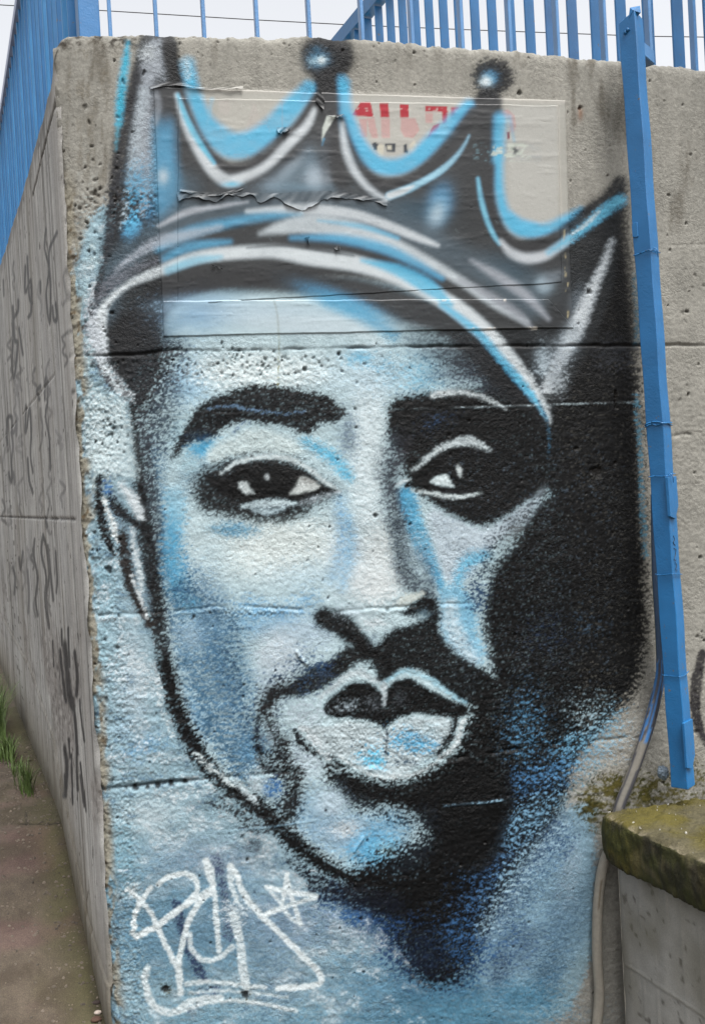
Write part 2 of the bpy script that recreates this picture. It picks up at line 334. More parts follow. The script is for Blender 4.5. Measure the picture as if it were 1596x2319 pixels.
# chin
ell('', 700, 1830, 80, 60, (150, 170, 186), .9, 0, 3); ell('', 790, 1890, 130, 60, (136, 160, 182), .95, 10, 3); ell('', 790, 1880, 40, 22, (196, 196, 200), .9)
ell('', 860, 1930, 70, 60, (96, 162, 204), .95, 10, 3); ell('', 880, 1930, 30, 22, (178, 206, 216), .8); ell('', 890, 1860, 60, 40, (120, 160, 190), .8); ell('', 830, 1975, 60, 18, (110, 168, 200), .7, 12)
# ---------------- black side of the face
REG = 1
blob('', [(700, 2000), (800, 2110), (880, 2180), (960, 2230), (1060, 2220), (1120, 2130), (1200, 2030), (1300, 1870), (1180, 1800), (900, 1950)], (50, 78, 112), .9, 34, 2.2)
REG = 2
blob('', [(760, 2000), (840, 2080), (910, 2160), (960, 2230), (1040, 2215), (1095, 2140), (1150, 2030), (1230, 1900), (1100, 1850), (940, 1900)], (16, 17, 20), .97, 26, 2)
blob('', [(900, 905), (980, 890), (1080, 880), (1090, 800), (1080, 760), (1240, 700), (1330, 560), (1410, 410), (1418, 520), (1438, 690), (1450, 900), (1456, 1100), (1462, 1260), (1468, 1400), (1462, 1480), (1440, 1560), (1380, 1650), (1300, 1750), (1290, 1800), (1230, 1900), (1130, 1990), (1070, 2070), (1010, 2120), (940, 2110), (860, 2070), (790, 2050), (760, 2010), (850, 2020), (920, 2000), (960, 1950), (960, 1880), (900, 1830), (800, 1830), (740, 1760), (760, 1730), (900, 1790), (1010, 1730), (1060, 1620), (1080, 1560), (1110, 1530), (1090, 1400), (1110, 1290), (1150, 1240), (1200, 1150), (1240, 1120), (1150, 1170), (1090, 1190), (1040, 1170), (980, 1130), (930, 1110), (900, 1040), (880, 960)], BK, 1, 20, 1.5)
# bluish speckle round the beard and neck
ell('', 1320, 1700, 100, 52, (120, 164, 194), .42, -34, 3, 3.2); ell('', 1350, 1630, 46, 60, (160, 176, 186), .3, -50, 3, 3.4); ell('', 1240, 1760, 120, 46, (84, 126, 166), .34, -14, 3, 3.2)
ell('', 1190, 1650, 50, 80, (90, 130, 160), .3, 0, 3, 2.4); ell('', 1160, 1920, 90, 110, (60, 90, 126), .3, 30, 3, 3.2); ell('', 1180, 1870, 120, 40, (124, 158, 186), .4, -38, 3, 3.2)
ell('', 1100, 2030, 60, 110, (74, 108, 146), .34, 30, 3, 3.2); ell('', 1190, 1980, 44, 110, (134, 162, 184), .46, 36, 3, 3); ell('', 1060, 2130, 110, 60, (64, 100, 138), .36, 0, 3, 3)
ell('', 840, 2090, 100, 42, (50, 82, 120), .45, 6, 3, 3); ell('', 790, 2060, 60, 50, (70, 108, 150), .5, 0, 3, 2); ell('', 960, 2160, 50, 60, (30, 44, 66), .6, 0, 3)
ell('', 1240, 1440, 50, 50, (40, 66, 96), .16, 0, 3, 2.4); ell('', 1330, 1420, 40, 30, (80, 100, 120), .12, 0, 3, 2.6)
ell('', 1390, 800, 50, 40, (70, 70, 76), .5, 0, 3, 2)
stroke('', [(1440, 900), (1448, 1000), (1452, 1100), (1456, 1180), (1462, 1260)], 12, (98, 138, 158), .6, 6, 2.2)
stroke('', [(1436, 620), (1442, 720), (1440, 780)], 12, (76, 112, 130), .5, 6, 2)
stroke('', [(1385, 1640), (1350, 1700), (1320, 1790)], 60, (130, 160, 180), .4, 22, 3.)
stroke('', [(1310, 1830), (1230, 1920), (1170, 2010), (1110, 2100)], 50, (146, 166, 182), .4, 20, 3.)
# lighter upper lid, right brow region
blob('', [(880, 930), (900, 905), (980, 888), (1080, 880), (1150, 925), (1190, 980), (1100, 1000), (1000, 1000), (900, 1020), (880, 980)], BK, .96, 8, 1.2)
ell('', 985, 955, 34, 16, (46, 70, 98), .4, -25, 2, 2)
stroke('D', [(560, 190), (640, 176), (730, 182), (800, 205), (850, 228), (890, 250)], [26, 26, 22, 22, 14, 6], (200, 202, 206), .9, 6)
blob('', [(960, 850), (1060, 830), (1140, 870), (1190, 900), (1120, 885), (1040, 868)], (92, 100, 112), .7, 22)
ell('', 1080, 830, 110, 40, (54, 60, 74), .85, 20, 3); ell('', 1180, 870, 70, 40, BK, .9, 30, 3)
blob('', [(905, 1010), (930, 1000), (900, 1080), (880, 1100), (868, 1080), (880, 1030)], (70, 66, 72), .7, 14)
# ---------------- nose shades
stroke('D', [(400, 640), (400, 760), (410, 900), (440, 1010), (520, 1080), (570, 1110)], [60, 50, 70, 90, 80, 50], (66, 68, 76), .8, 15)
WIDE = True
stroke('D', [(440, 640), (470, 760), (520, 880), (570, 980), (600, 1060)], [80, 90, 90, 60, 40], CYN, .92, 12)
stroke('D', [(500, 900), (530, 980), (560, 1050)], [60, 70, 50], (60, 70, 84), .6, 14)
stroke('D', [(170, 740), (190, 860), (165, 980), (150, 1060)], [30, 50, 50, 20], (128, 166, 198), .8, 22)
WIDE = False
# cheek right of the nose
blob('D', [(560, 700), (680, 760), (800, 790), (920, 720), (1030, 640), (1060, 620), (1040, 680), (960, 790), (860, 850), (800, 930), (740, 1000), (650, 1060), (600, 980), (570, 880), (540, 780)], (182, 190, 202), .95, 10)
WIDE = True
stroke('D', [(800, 915), (730, 940), (680, 1010), (665, 1080)], [50, 70, 50, 30], (100, 168, 204), .85, 16)
stroke('D', [(840, 860), (920, 790), (1000, 700), (1060, 640)], 60, (36, 38, 42), .6, 26, 1.6); stroke('D', [(820, 900), (790, 980), (740, 1060), (740, 1120)], 50, (40, 56, 72), .6, 24, 2)
WIDE = False
ell('D', 1030, 630, 46, 20, (120, 124, 130), .7, -30); ell('D', 930, 800, 60, 34, (104, 104, 106), .6, -50)
blob('D', [(600, 1060), (690, 1060), (760, 1130), (760, 1250), (790, 1360), (760, 1420), (700, 1390), (650, 1340), (600, 1290), (590, 1180)], (130, 176, 206), .97, 12, 1.4)
stroke('D', [(640, 1140), (640, 1230), (690, 1320), (740, 1390)], [60, 80, 80, 60], (186, 200, 212), .85, 12)
ell('D', 760, 1100, 50, 90, (44, 74, 104), .6, 0, 3, 2)
REG = 9
WIDE = True
stroke('', [(330, 940), (350, 1100), (372, 1250), (405, 1400), (445, 1530), (495, 1650), (560, 1750), (650, 1840)], 80, (80, 112, 136), .7, 42, 1.8)
stroke('', [(372, 790), (362, 880), (352, 980)], 90, (62, 72, 84), .75, 42, 1.4); stroke('', [(400, 1120), (398, 1220), (420, 1320)], 30, (84, 150, 190), .7, 24, 1.4)
stroke('', [(400, 1310), (440, 1360), (520, 1420)], 60, (58, 84, 104), .5, 34, 2.2); stroke('', [(470, 1430), (510, 1530), (560, 1640), (610, 1700)], 80, (88, 120, 146), .7, 40, 2.2)
stroke('', [(520, 1480), (545, 1570), (575, 1650)], 40, (56, 82, 104), .4, 30, 2.4)
stroke('', [(410, 1080), (460, 1060), (520, 1030)], 60, (110, 130, 146), .5, 30, 1.2); ell('', 470, 1090, 44, 36, (86, 108, 126), .55)
ell('', 790, 985, 26, 60, (92, 104, 124), .6); ell('', 560, 960, 150, 26, (150, 172, 184), .3)
stroke('', [(890, 1000), (880, 1080), (895, 1180)], 46, (60, 64, 74), .7, 24, 1.3); stroke('', [(905, 1190), (925, 1290), (965, 1360)], 40, (50, 58, 70), .7, 24, 1.4)
stroke('', [(770, 1130), (772, 1230), (752, 1310)], 24, (110, 152, 190), .6, 22, .8); ell('', 690, 1300, 90, 40, (164, 184, 200), .5)
stroke('', [(560, 1370), (640, 1390), (700, 1360)], 40, (110, 150, 184), .6, 30, 1.2)
ell('', 560, 1830, 1, 1, BK, 0); stroke('', [(690, 1500), (640, 1540), (600, 1600)], 50, (90, 112, 134), .5, 34, 2)
ell('', 960, 1240, 60, 60, (176, 190, 202), .3)
WIDE = False
# nostrils and moustache
stroke('D', [(70, 1200), (150, 1230), (230, 1310), (300, 1370)], [100, 110, 90, 70], BK, 1, 9)
blob('D', [(420, 1170), (470, 1130), (500, 1100), (570, 1110), (600, 1180), (590, 1250), (640, 1330), (700, 1380), (790, 1430), (860, 1500), (820, 1620), (700, 1590), (600, 1520), (500, 1440), (420, 1440), (340, 1480), (320, 1420), (230, 1400), (140, 1470), (60, 1520), (-40, 1560), (-130, 1560), (-210, 1640), (-220, 1760), (-200, 1830), (-240, 1830), (-250, 1700), (-200, 1570), (-90, 1490), (10, 1420), (100, 1380), (170, 1330), (290, 1330), (360, 1260), (460, 1230), (530, 1190), (440, 1190)], BK, .97, 9, 1.3)
ell('D', 520, 1180, 28, 20, (110, 128, 140), .8)
stroke('D', [(400, 1140), (450, 1110), (510, 1090)], [20, 40, 20], OFF, .9, 5)
ell('D', 50, 1420, 46, 40, (60, 100, 150), .5, 0, 2, 2)
ell('D', 290, 1220, 60, 30, (196, 200, 206), .8); ell('D', 300, 1290, 26, 26, (120, 130, 140), .6)
ell('', 800, 1385, 40, 15, (180, 190, 200), .6)
REG = 10
# upper lip light line
stroke('F', [(50, 160), (110, 110), (180, 60), (230, 45), (280, 75), (330, 90)], [22, 26, 26, 30, 26, 18], (188, 194, 200), .9, 6)
stroke('F', [(330, 95), (370, 70), (430, 40), (500, 55), (560, 85), (620, 130), (710, 190)], [14, 18, 20, 18, 22, 18, 8], (160, 194, 212), .9, 5)
stroke('F', [(340, 10), (330, 60), (316, 80)], [90, 50, 10], BK, .95, 6)
# upper lip
blob('F', [(60, 210), (110, 150), (180, 100), (220, 85), (280, 100), (340, 140), (345, 120), (400, 82), (460, 75), (540, 120), (640, 170), (720, 200), (690, 250), (600, 250), (500, 230), (410, 250), (350, 300), (280, 270), (180, 255), (100, 250)], BK, 1, 5)
stroke('F', [(335, 110), (340, 150), (338, 200)], [34, 20, 8], (190, 194, 200), .9, 4)
ell('F', 180, 195, 56, 20, (150, 156, 164), .6, -8, 2, 2); ell('F', 290, 180, 40, 34, (96, 98, 104), .5); ell('F', 410, 165, 26, 40, (70, 72, 78), .6)
# lower lip
blob('F', [(-36, 292), (20, 286), (80, 290), (160, 270), (240, 275), (310, 300), (350, 310), (400, 270), (480, 250), (560, 245), (650, 262), (640, 330), (590, 400), (520, 440), (460, 490), (380, 520), (290, 500), (200, 460), (130, 440), (50, 400), (0, 350)], (184, 192, 198), 1, 7)
lay(.5*sstep(.16, .3, fbm(gx/7, gy/6, 211, 2))*bump(830, 1680, 110, 50, 4), (70, 82, 94), 1)
ell('F', 290, 440, 60, 50, (96, 176, 216), .8); ell('F', 480, 360, 110, 60, (98, 158, 196), .8, 10, 3); ell('F', 540, 300, 60, 40, (172, 188, 198), .6)
stroke('F', [(350, 300), (352, 360), (348, 410), (370, 440)], [12, 12, 10, 6], (40, 56, 70), .8, 3); ell('F', 440, 450, 60, 22, (60, 76, 90), .5)
stroke('F', [(660, 262), (640, 340), (590, 410)], 34, BK, .9, 6); stroke('F', [(690, 270), (672, 350), (640, 400), (590, 440)], [26, 26, 22, 18], (196, 200, 204), .9, 5, 1.6)
stroke('F', [(590, 440), (540, 480), (460, 512), (380, 520), (300, 512), (220, 480), (140, 430)], [20, 22, 24, 24, 24, 20, 10], (206, 210, 214), .8, 5)
stroke('F', [(-60, 310), (-20, 380), (90, 430), (150, 470)], [30, 40, 36, 20], BK, .85, 6, 1.5)
stroke('E', [(1060, 290), (1110, 330), (1150, 390), (1190, 440)], [20, 34, 30, 20], (196, 200, 206), .85, 6, 1.5)
blob('F', [(80, 495), (200, 500), (290, 530), (400, 540), (500, 510), (620, 440), (720, 400), (900, 560), (820, 900), (640, 900), (540, 760), (500, 690), (400, 660), (330, 650), (220, 640), (140, 580)], BK, 1, 16, 1.4)
WIDE = True
stroke('F', [(540, 700), (520, 820), (460, 900), (400, 960), (340, 1000)], 90, (26, 34, 44), .75, 26, 1.9); stroke('F', [(130, 560), (230, 650), (360, 690), (480, 720)], 60, (40, 50, 60), .6, 20, 1.8)
WIDE = False
REG = 9
WIDE = True
stroke('E', [(1130, 60), (1010, 100), (930, 170), (910, 260), (940, 350), (980, 440)], 130, (60, 76, 96), .55, 30, 2)
stroke('E', [(960, 470), (960, 600), (970, 700)], 150, (60, 76, 92), .6, 30, 2)
WIDE = False
# left corner of the moustache and goatee
stroke('E', [(1110, 80), (1010, 110), (930, 150), (900, 230), (930, 300), (970, 380), (985, 450)], [60, 60, 80, 60, 60, 80, 90], (38, 36, 38), .9, 12, 1.6)
stroke('E', [(1160, 20), (1100, 60), (1060, 120), (1120, 180)], [40, 60, 50, 20], (60, 84, 108), .35, 12, 2)
ell('E', 1080, 230, 90, 60, (170, 178, 188), .7, 0, 3, 1.6); ell('E', 930, 340, 30, 50, (150, 160, 170), .5, 0, 2, 2)
stroke('E', [(960, 420), (900, 460), (960, 500), (1060, 490)], [60, 70, 70, 40], (30, 34, 40), .85, 12, 1.6)
stroke('E', [(1030, 500), (1030, 580), (1010, 670), (990, 720)], [90, 90, 90, 60], (34, 34, 36), .9, 12, 1.4)
ell('E', 930, 570, 50, 40, (58, 110, 160), .8, 0, 3); ell('E', 860, 560, 40, 60, (176, 184, 192), .8)
ell('E', 900, 680, 60, 50, (50, 44, 42), .8, 0, 3, 1.8)
ell('E', 1200, 640, 70, 60, (178, 190, 204), .8, 0, 3)
REG = 2
# ---------------- jaw line
stroke('C', [(300, 240), (330, 480), (350, 700), (380, 900), (400, 1080), (430, 1280), (470, 1480), (490, 1596)], [50, 60, 78, 94, 92, 74, 64, 70], (30, 29, 31), 1, 12, 1.5)
stroke('C', [(340, 250), (370, 480), (400, 700), (440, 900), (480, 1060)], [60, 60, 60, 60, 60], (64, 68, 76), .75, 14, 1.5)
stroke('E', [(440, 0), (480, 130), (530, 280), (590, 400), (680, 520), (780, 600), (900, 680), (1000, 780), (1110, 880), (1220, 950), (1330, 990), (1450, 1010), (1580, 1010)], [70, 70, 84, 94, 78, 80, 96, 96, 80, 76, 80, 90, 110], BK, 1, 13, 1.7)
stroke('E', [(1000, 900), (1160, 1010), (1300, 1070), (1500, 1100)], [40, 90, 90, 80], (24, 30, 44), .8, 18, 1.6)
stroke('E', [(560, 650), (680, 640), (800, 700), (860, 760)], [20, 60, 90, 80], (40, 42, 46), .6, 16, 2)
ell('E', 860, 820, 80, 60, (80, 84, 92), .6, 30); stroke('E', [(760, 540), (830, 600), (860, 640)], [24, 30, 14], (184, 190, 196), .8, 7, 1.6)
stroke('E', [(590, 420), (680, 500), (760, 560)], [20, 26, 20], (196, 202, 206), .7, 7, 1.6)
stroke('E', [(410, 60), (430, 200), (480, 330)], 22, (196, 202, 208), .5, 7, 1.6)
# temple blue edge
stroke('C', [(480, 640), (490, 740), (480, 900), (500, 1050), (560, 1140)], [50, 70, 80, 90, 90], (92, 152, 186), .85, 14)
ell('C', 530, 1080, 60, 70, (60, 96, 122), .7, 30, 3, 1.8); ell('C', 600, 1180, 110, 50, (86, 114, 136), .5, 30, 3, 2); ell('C', 560, 1280, 60, 70, (150, 170, 190), .6)
ell('C', 500, 680, 40, 90, (150, 184, 204), .7)
REG = 6
# ---------------- left eyebrow
blob('C', [(470, 480), (500, 400), (560, 300), (600, 240), (700, 190), (820, 150), (950, 145), (1080, 170), (1180, 190), (1240, 240), (1270, 270), (1230, 310), (1150, 320), (1090, 370), (1000, 330), (900, 320), (800, 310), (720, 340), (640, 400), (560, 410), (500, 470)], (27, 27, 30), .97, 8, 1.6)
stroke('C', [(640, 250), (760, 240), (860, 262), (1000, 272), (1080, 262)], [10, 16, 14, 14, 8], (104, 124, 148), .55, 5, 2.4)
stroke('C', [(760, 360), (790, 320), (830, 310)], 14, (110, 126, 146), .6, 4, 2)
REG = 2
ell('C', 620, 430, 70, 40, CYN, .95, -15, 3); ell('C', 600, 380, 60, 24, (28, 60, 84), .7)
blob('C', [(640, 440), (740, 390), (860, 340), (1000, 380), (1080, 440), (1000, 460), (860, 455), (740, 470), (660, 500)], (190, 200, 202), .9, 8)
WIDE = True
stroke('C', [(1080, 400), (1160, 440), (1230, 500), (1280, 560)], [30, 50, 60, 40], (88, 166, 204), .85, 16)
WIDE = False
ell('C', 560, 510, 60, 40, (150, 174, 186), .7); ell('C', 480, 560, 40, 60, (176, 192, 200), .6)
REG = 4
# ---------------- left eye
blob('C', [(575, 600), (620, 530), (700, 490), (820, 460), (940, 455), (1060, 490), (1150, 560), (1240, 625), (1130, 690), (1060, 740), (950, 770), (820, 760), (720, 740), (620, 710), (590, 660)], (30, 29, 31), .95, 17, 1.4)
ell('C', 760, 800, 120, 36, (88, 138, 168), .8, 4, 3)
stroke('C', [(700, 545), (780, 490), (900, 468), (1020, 480), (1100, 525), (1180, 590), (1240, 625)], [8, 18, 22, 20, 20, 16, 8], (194, 200, 204), .97, 4.5)
blob('C', [(640, 560), (720, 560), (800, 510), (920, 498), (1040, 520), (1110, 555), (1160, 600), (1230, 625), (1150, 650), (1060, 670), (980, 672), (880, 680), (780, 670), (700, 640)], BK, 1, 4, .8)
blob('C', [(1060, 560), (1100, 570), (1150, 600), (1100, 625), (1015, 640), (1040, 600)], (200, 199, 198), 1, 4, .6); ell('C', 1090, 580, 40, 12, (110, 100, 96), .6, 20)
blob('C', [(780, 590), (822, 584), (830, 610), (852, 636), (800, 630)], (190, 192, 194), 1, 4, .8)
ell('C', 910, 560, 12, 16, (200, 200, 204), 1, 0, 3, .5); ell('C', 912, 585, 8, 8, (8, 8, 8), 1, 0, 3, .3); ell('C', 940, 590, 100, 60, (10, 10, 11), .4)
stroke('C', [(800, 695), (880, 682), (960, 676), (1040, 680)], [16, 34, 34, 16], (188, 200, 208), .95, 5, 1.2)
stroke('C', [(840, 705), (920, 715), (990, 700)], [10, 26, 10], (180, 194, 204), .9, 5)
stroke('C', [(1060, 680), (1140, 655), (1230, 630)], [24, 30, 10], (184, 188, 196), .5, 6)
REG = 5
# ---------------- right eye
blob('D', [(450, 540), (560, 450), (640, 400), (740, 380), (860, 400), (960, 440), (1050, 600), (960, 680), (900, 730), (820, 770), (740, 770), (620, 720), (540, 660), (470, 610)], BK, .97, 9)
stroke('D', [(470, 530), (520, 490), (580, 440), (650, 410), (730, 400), (820, 440)], [10, 18, 24, 30, 40, 8], (188, 192, 196), .95, 5)
stroke('D', [(440, 600), (520, 520), (600, 470), (700, 455), (830, 462)], [8, 12, 16, 14, 14], BK, 1, 4)
blob('D', [(545, 580), (590, 552), (625, 550), (640, 580), (655, 606), (610, 604), (570, 596)], (196, 204, 208), 1, 3.5, .6)
ell('D', 680, 530, 12, 26, (200, 202, 204), 1, -12, 3, .8)
stroke('D', [(440, 604), (520, 596), (620, 622), (720, 630)], [16, 16, 12, 8], BK, 1, 3)
stroke('D', [(465, 618), (540, 632), (620, 648), (700, 648), (780, 634)], [8, 15, 21, 17, 6], (192, 196, 198), .95, 4)
stroke('D', [(400, 600), (430, 580), (460, 570)], [8, 14, 8], (190, 196, 202), .7, 5)
REG = 11
# ---------------- ear and hair line
blob('C', [(120, 180), (180, 180), (260, 220), (290, 300), (310, 480), (320, 560), (240, 560), (160, 540), (90, 500), (80, 300)], (190, 200, 205), .7, 12)
WIDE = True
stroke('C', [(180, 600), (215, 720), (260, 860), (310, 1020), (360, 1150)], [70, 110, 100, 80, 40], (122, 138, 152), .8, 16, 1.2); stroke('C', [(330, 700), (330, 850), (360, 1000)], 50, (52, 58, 64), .6, 18, 1.3)
WIDE = False
stroke('C', [(152, 570), (148, 660), (160, 760), (190, 850), (215, 910)], [34, 44, 42, 36, 18], (30, 28, 30), 1, 7, 1.3)
stroke('C', [(180, 590), (220, 690), (290, 750), (360, 800)], [26, 44, 50, 54], (36, 36, 40), .95, 8, 1.3)
ell('C', 190, 610, 20, 40, (80, 118, 160), .8); stroke('C', [(250, 600), (300, 660), (340, 740)], [24, 46, 30], (200, 202, 208), .95, 7)
stroke('C', [(170, 660), (205, 760), (235, 860)], [14, 26, 18], (206, 208, 210), .9, 5, 1.4); stroke('C', [(258, 810), (262, 900), (280, 1000), (310, 1100), (380, 1230)], [30, 54, 52, 44, 46], BRK, 1, 7, 1.5)
stroke('C', [(300, 800), (310, 900), (335, 1000), (340, 1080)], [14, 24, 26, 18], (196, 200, 206), .8, 6, 1.4)
stroke('C', [(290, 1000), (340, 1120), (365, 1200)], [10, 20, 12], (196, 196, 200), .7, 5, 1.6)
REG = 3
SOFT = 1.4; PATCH = .26
# ---------------- crown body
blob('', [(318, 80), (396, 80), (404, 150), (432, 262), (470, 330), (505, 365), (545, 375), (600, 350), (660, 290), (705, 212), (715, 172), (772, 172), (776, 260), (806, 345), (846, 398), (890, 412), (958, 384), (1020, 310), (1068, 225), (1135, 225), (1122, 340), (1118, 430), (1132, 500), (1160, 538), (1205, 552), (1290, 532), (1360, 470), (1412, 400), (1408, 480), (1390, 640), (1330, 800), (1250, 935), (1200, 880), (1120, 770), (1040, 700), (900, 645), (760, 625), (620, 640), (500, 650), (400, 690), (340, 760), (300, 870), (240, 830), (202, 740), (215, 640), (250, 540), (280, 330)], KD, .98, 7, 1.1)
REG = 14
# shade of the head scarf under the band
blob('', [(245, 790), (250, 720), (300, 690), (360, 640), (460, 612), (600, 610), (760, 618), (900, 650), (1040, 710), (1130, 790), (1220, 900), (1240, 960), (1120, 880), (1010, 770), (900, 730), (820, 700), (700, 672), (560, 662), (470, 664), (400, 690), (372, 740), (370, 830), (330, 920), (305, 930), (270, 850)], (44, 43, 46), .97, 13, 1.2)
blob('', [(300, 800), (420, 780), (360, 860), (330, 930), (300, 900)], (48, 50, 56), .6, 18, 1.5)
REG = 2
ell('', 470, 690, 110, 22, (150, 176, 200), .7, 0, 3); ell('', 600, 710, 190, 30, (176, 190, 204), .85, 2, 3); ell('', 780, 690, 110, 26, (88, 160, 200), .7, 22, 3)
ell('', 700, 735, 160, 22, (186, 196, 206), .9, 2, 3); ell('', 450, 720, 70, 40, (120, 152, 184), .7); stroke('', [(740, 680), (820, 712), (890, 760)], [20, 34, 26], (82, 152, 190), .7, 12)
ell('', 1000, 790, 120, 40, (58, 60, 66), .6, 25, 3)
REG = 3
# left prong
blob('A', [(470, 40), (540, 30), (545, 200), (500, 240), (500, 700), (430, 820), (400, 560), (420, 300), (440, 150)], (156, 156, 164), .9, 12, 1.6)
ell('A', 470, 80, 40, 40, (178, 178, 182), .8, 0, 2, 1.4); ell('A', 560, 60, 30, 80, (44, 40, 42), .8, 0, 3)
stroke('A', [(450, 260), (420, 420), (400, 640), (350, 860)], [50, 60, 60, 20], (172, 176, 184), .7, 10, 1.8)
ell('A', 430, 700, 70, 120, (86, 150, 186), .6, 0, 3, 1.8); ell('A', 400, 870, 40, 60, (96, 170, 214), .8, 20, 3, 1.3)
stroke('A', [(420, 170), (375, 340), (335, 560), (310, 800), (280, 980)], [40, 60, 60, 60, 50], (54, 52, 57), .92, 8, 1.3)
stroke('A', [(380, 30), (368, 130), (350, 260), (338, 400)], [12, 34, 40, 30], (60, 164, 196), .97, 6)
stroke('A', [(338, 400), (325, 520)], [24, 10], (96, 160, 180), .6, 8)
blob('A', [(500, 390), (580, 390), (600, 560), (620, 700), (580, 790), (505, 800)], (84, 150, 186), .85, 14, .6)
ell('A', 540, 640, 26, 36, (176, 186, 198), .9); ell('A', 540, 320, 40, 90, (58, 56, 60), .8, 0, 3)
stroke('A', [(500, 230), (520, 320), (505, 400)], [20, 30, 20], (150, 150, 158), .6, 8)
stroke('A', [(570, 60), (600, 180), (640, 300)], [60, 54, 40], (40, 38, 40), .95, 8, .8)
ell('A', 480, 800, 30, 60, (80, 140, 180), .5)
# valley 1
stroke('A', [(650, 130), (672, 240), (715, 370), (770, 450), (850, 500), (940, 490), (1040, 420), (1120, 330), (1200, 240)], [60, 60, 80, 110, 120, 120, 110, 100, 70], (80, 166, 206), .97, 9, .5)
stroke('A', [(645, 120), (655, 190)], [40, 20], (190, 192, 196), .6, 8); stroke('A', [(760, 290), (740, 400)], [20, 10], (120, 170, 196), .5, 8)
stroke('A', [(640, 330), (700, 460), (770, 560), (850, 600), (950, 575), (1060, 490), (1160, 400), (1230, 280)], [40, 46, 50, 56, 56, 56, 46, 30], (50, 48, 51), .97, 7, .5)
stroke('A', [(600, 270), (640, 400), (700, 520), (760, 610), (830, 660), (920, 640), (1010, 590), (1100, 500), (1180, 420), (1225, 340)], [14, 36, 44, 50, 54, 48, 40, 44, 40, 24], (198, 197, 202), .97, 6, .4)
stroke('A', [(605, 270), (645, 380), (705, 490), (770, 580)], [12, 26, 26, 12], (96, 180, 214), .95, 5, .4); ell('A', 850, 675, 40, 12, (96, 180, 214), .8)
stroke('A', [(930, 690), (1040, 650), (1130, 560), (1190, 480)], [60, 60, 50, 30], (54, 52, 55), .8, 12, .4)
ell('A', 1110, 610, 100, 26, (150, 152, 160), .85, -42, 2.5, .4); ell('A', 1040, 680, 60, 34, (136, 140, 150), .7); ell('A', 1240, 650, 60, 50, (170, 174, 184), .8, 0, 2.5, .4); ell('A', 1200, 560, 40, 70, (104, 120, 134), .6)
ell('A', 1170, 690, 160, 24, (120, 146, 164), .6)
# ball 1 and stem
WIDE = True
blob('A', [(620, 620), (700, 690), (620, 800), (540, 820), (560, 700)], (84, 112, 130), .5, 26, .4); ell('A', 1120, 640, 150, 60, (118, 136, 150), .6, -30, 2.4, .3); ell('B', 470, 800, 150, 60, (70, 96, 112), .55, 20, 2.4, .3); ell('B', 680, 800, 60, 160, (62, 66, 70), .6); ell('B', 960, 1080, 160, 60, (74, 92, 104), .6, 30, 2.4, .4)
WIDE = False
ell('A', 1285, 94, 126, 124, (38, 37, 40), 1, 0, 10, .7); ell('A', 1243, 108, 44, 36, (92, 146, 180), .85, 0, 2.0, .6); ell('A', 1256, 112, 22, 19, (210, 216, 222), .95, 0, 2, .5); ell('A', 1215, 115, 22, 20, (170, 190, 204), .5); ell('A', 1230, 60, 30, 18, (70, 110, 134), .5)
stroke('A', [(1290, 200), (1290, 320), (1300, 480), (1330, 640), (1370, 720)], [110, 110, 60, 60, 60], (50, 48, 51), .97, 7, .5)
stroke('A', [(1190, 240), (1170, 300)], [40, 20], (96, 150, 184), .7, 8, .5)
stroke('A', [(1350, 200), (1350, 250)], [44, 30], (96, 172, 212), .8, 8, .5)
# valley 2
stroke('B', [(160, 220), (165, 330), (190, 430), (240, 530), (310, 590), (390, 600), (470, 570), (560, 490), (650, 400), (720, 320)], [50, 56, 76, 84, 80, 80, 80, 90, 80, 56], (80, 168, 210), .98, 8, .5)
stroke('B', [(150, 380), (185, 500), (240, 600), (310, 660), (380, 668), (470, 640), (570, 560), (660, 460), (740, 350)], [24, 36, 40, 48, 56, 52, 52, 60, 50], (48, 47, 50), .97, 7, .5)
stroke('B', [(148, 400), (160, 500), (190, 590), (235, 660), (300, 720), (350, 745)], [16, 32, 36, 30, 26, 16], (194, 194, 200), .95, 6, .4)
stroke('B', [(362, 728), (440, 700), (520, 660), (600, 610), (660, 555), (700, 500), (722, 455)], [34, 34, 28, 28, 22, 14, 6], (150, 190, 214), .98, 3.5, .3)
stroke('B', [(362, 728), (420, 708), (470, 685)], [28, 26, 8], (200, 196, 198), .9, 3, .3)
blob('B', [(80, 365), (118, 370), (100, 400), (75, 440), (56, 480), (60, 420)], (206, 204, 196), 1, 2, 0, False)
stroke('B', [(66, 470), (58, 500)], [10, 4], (80, 160, 200), .9, 3)
ell('B', 20, 640, 40, 60, (160, 168, 180), .7, 0, 2.5, .3); ell('B', 70, 560, 26, 140, (80, 84, 92), .6)
# middle panel glints
ell('B', 590, 760, 60, 90, (84, 150, 190), .75, 18, 2.5, .4); ell('B', 575, 810, 40, 60, (176, 190, 204), .85, 20, 2, .3)
ell('B', 480, 790, 80, 50, (52, 84, 100), .5); ell('B', 720, 700, 60, 200, (42, 42, 45), .6)
# ball 2 and stem
ell('B', 832, 188, 98, 88, (36, 36, 39), 1, 0, 7, 2.2); ell('B', 818, 192, 34, 32, (92, 148, 184), .9, 0, 2.2, 1); ell('B', 800, 210, 26, 24, (206, 212, 218), .95, 0, 2, .6)
stroke('B', [(808, 290), (806, 420), (790, 600), (800, 760), (850, 890)], [110, 86, 66, 66, 60], (46, 46, 49), .95, 7, .5)
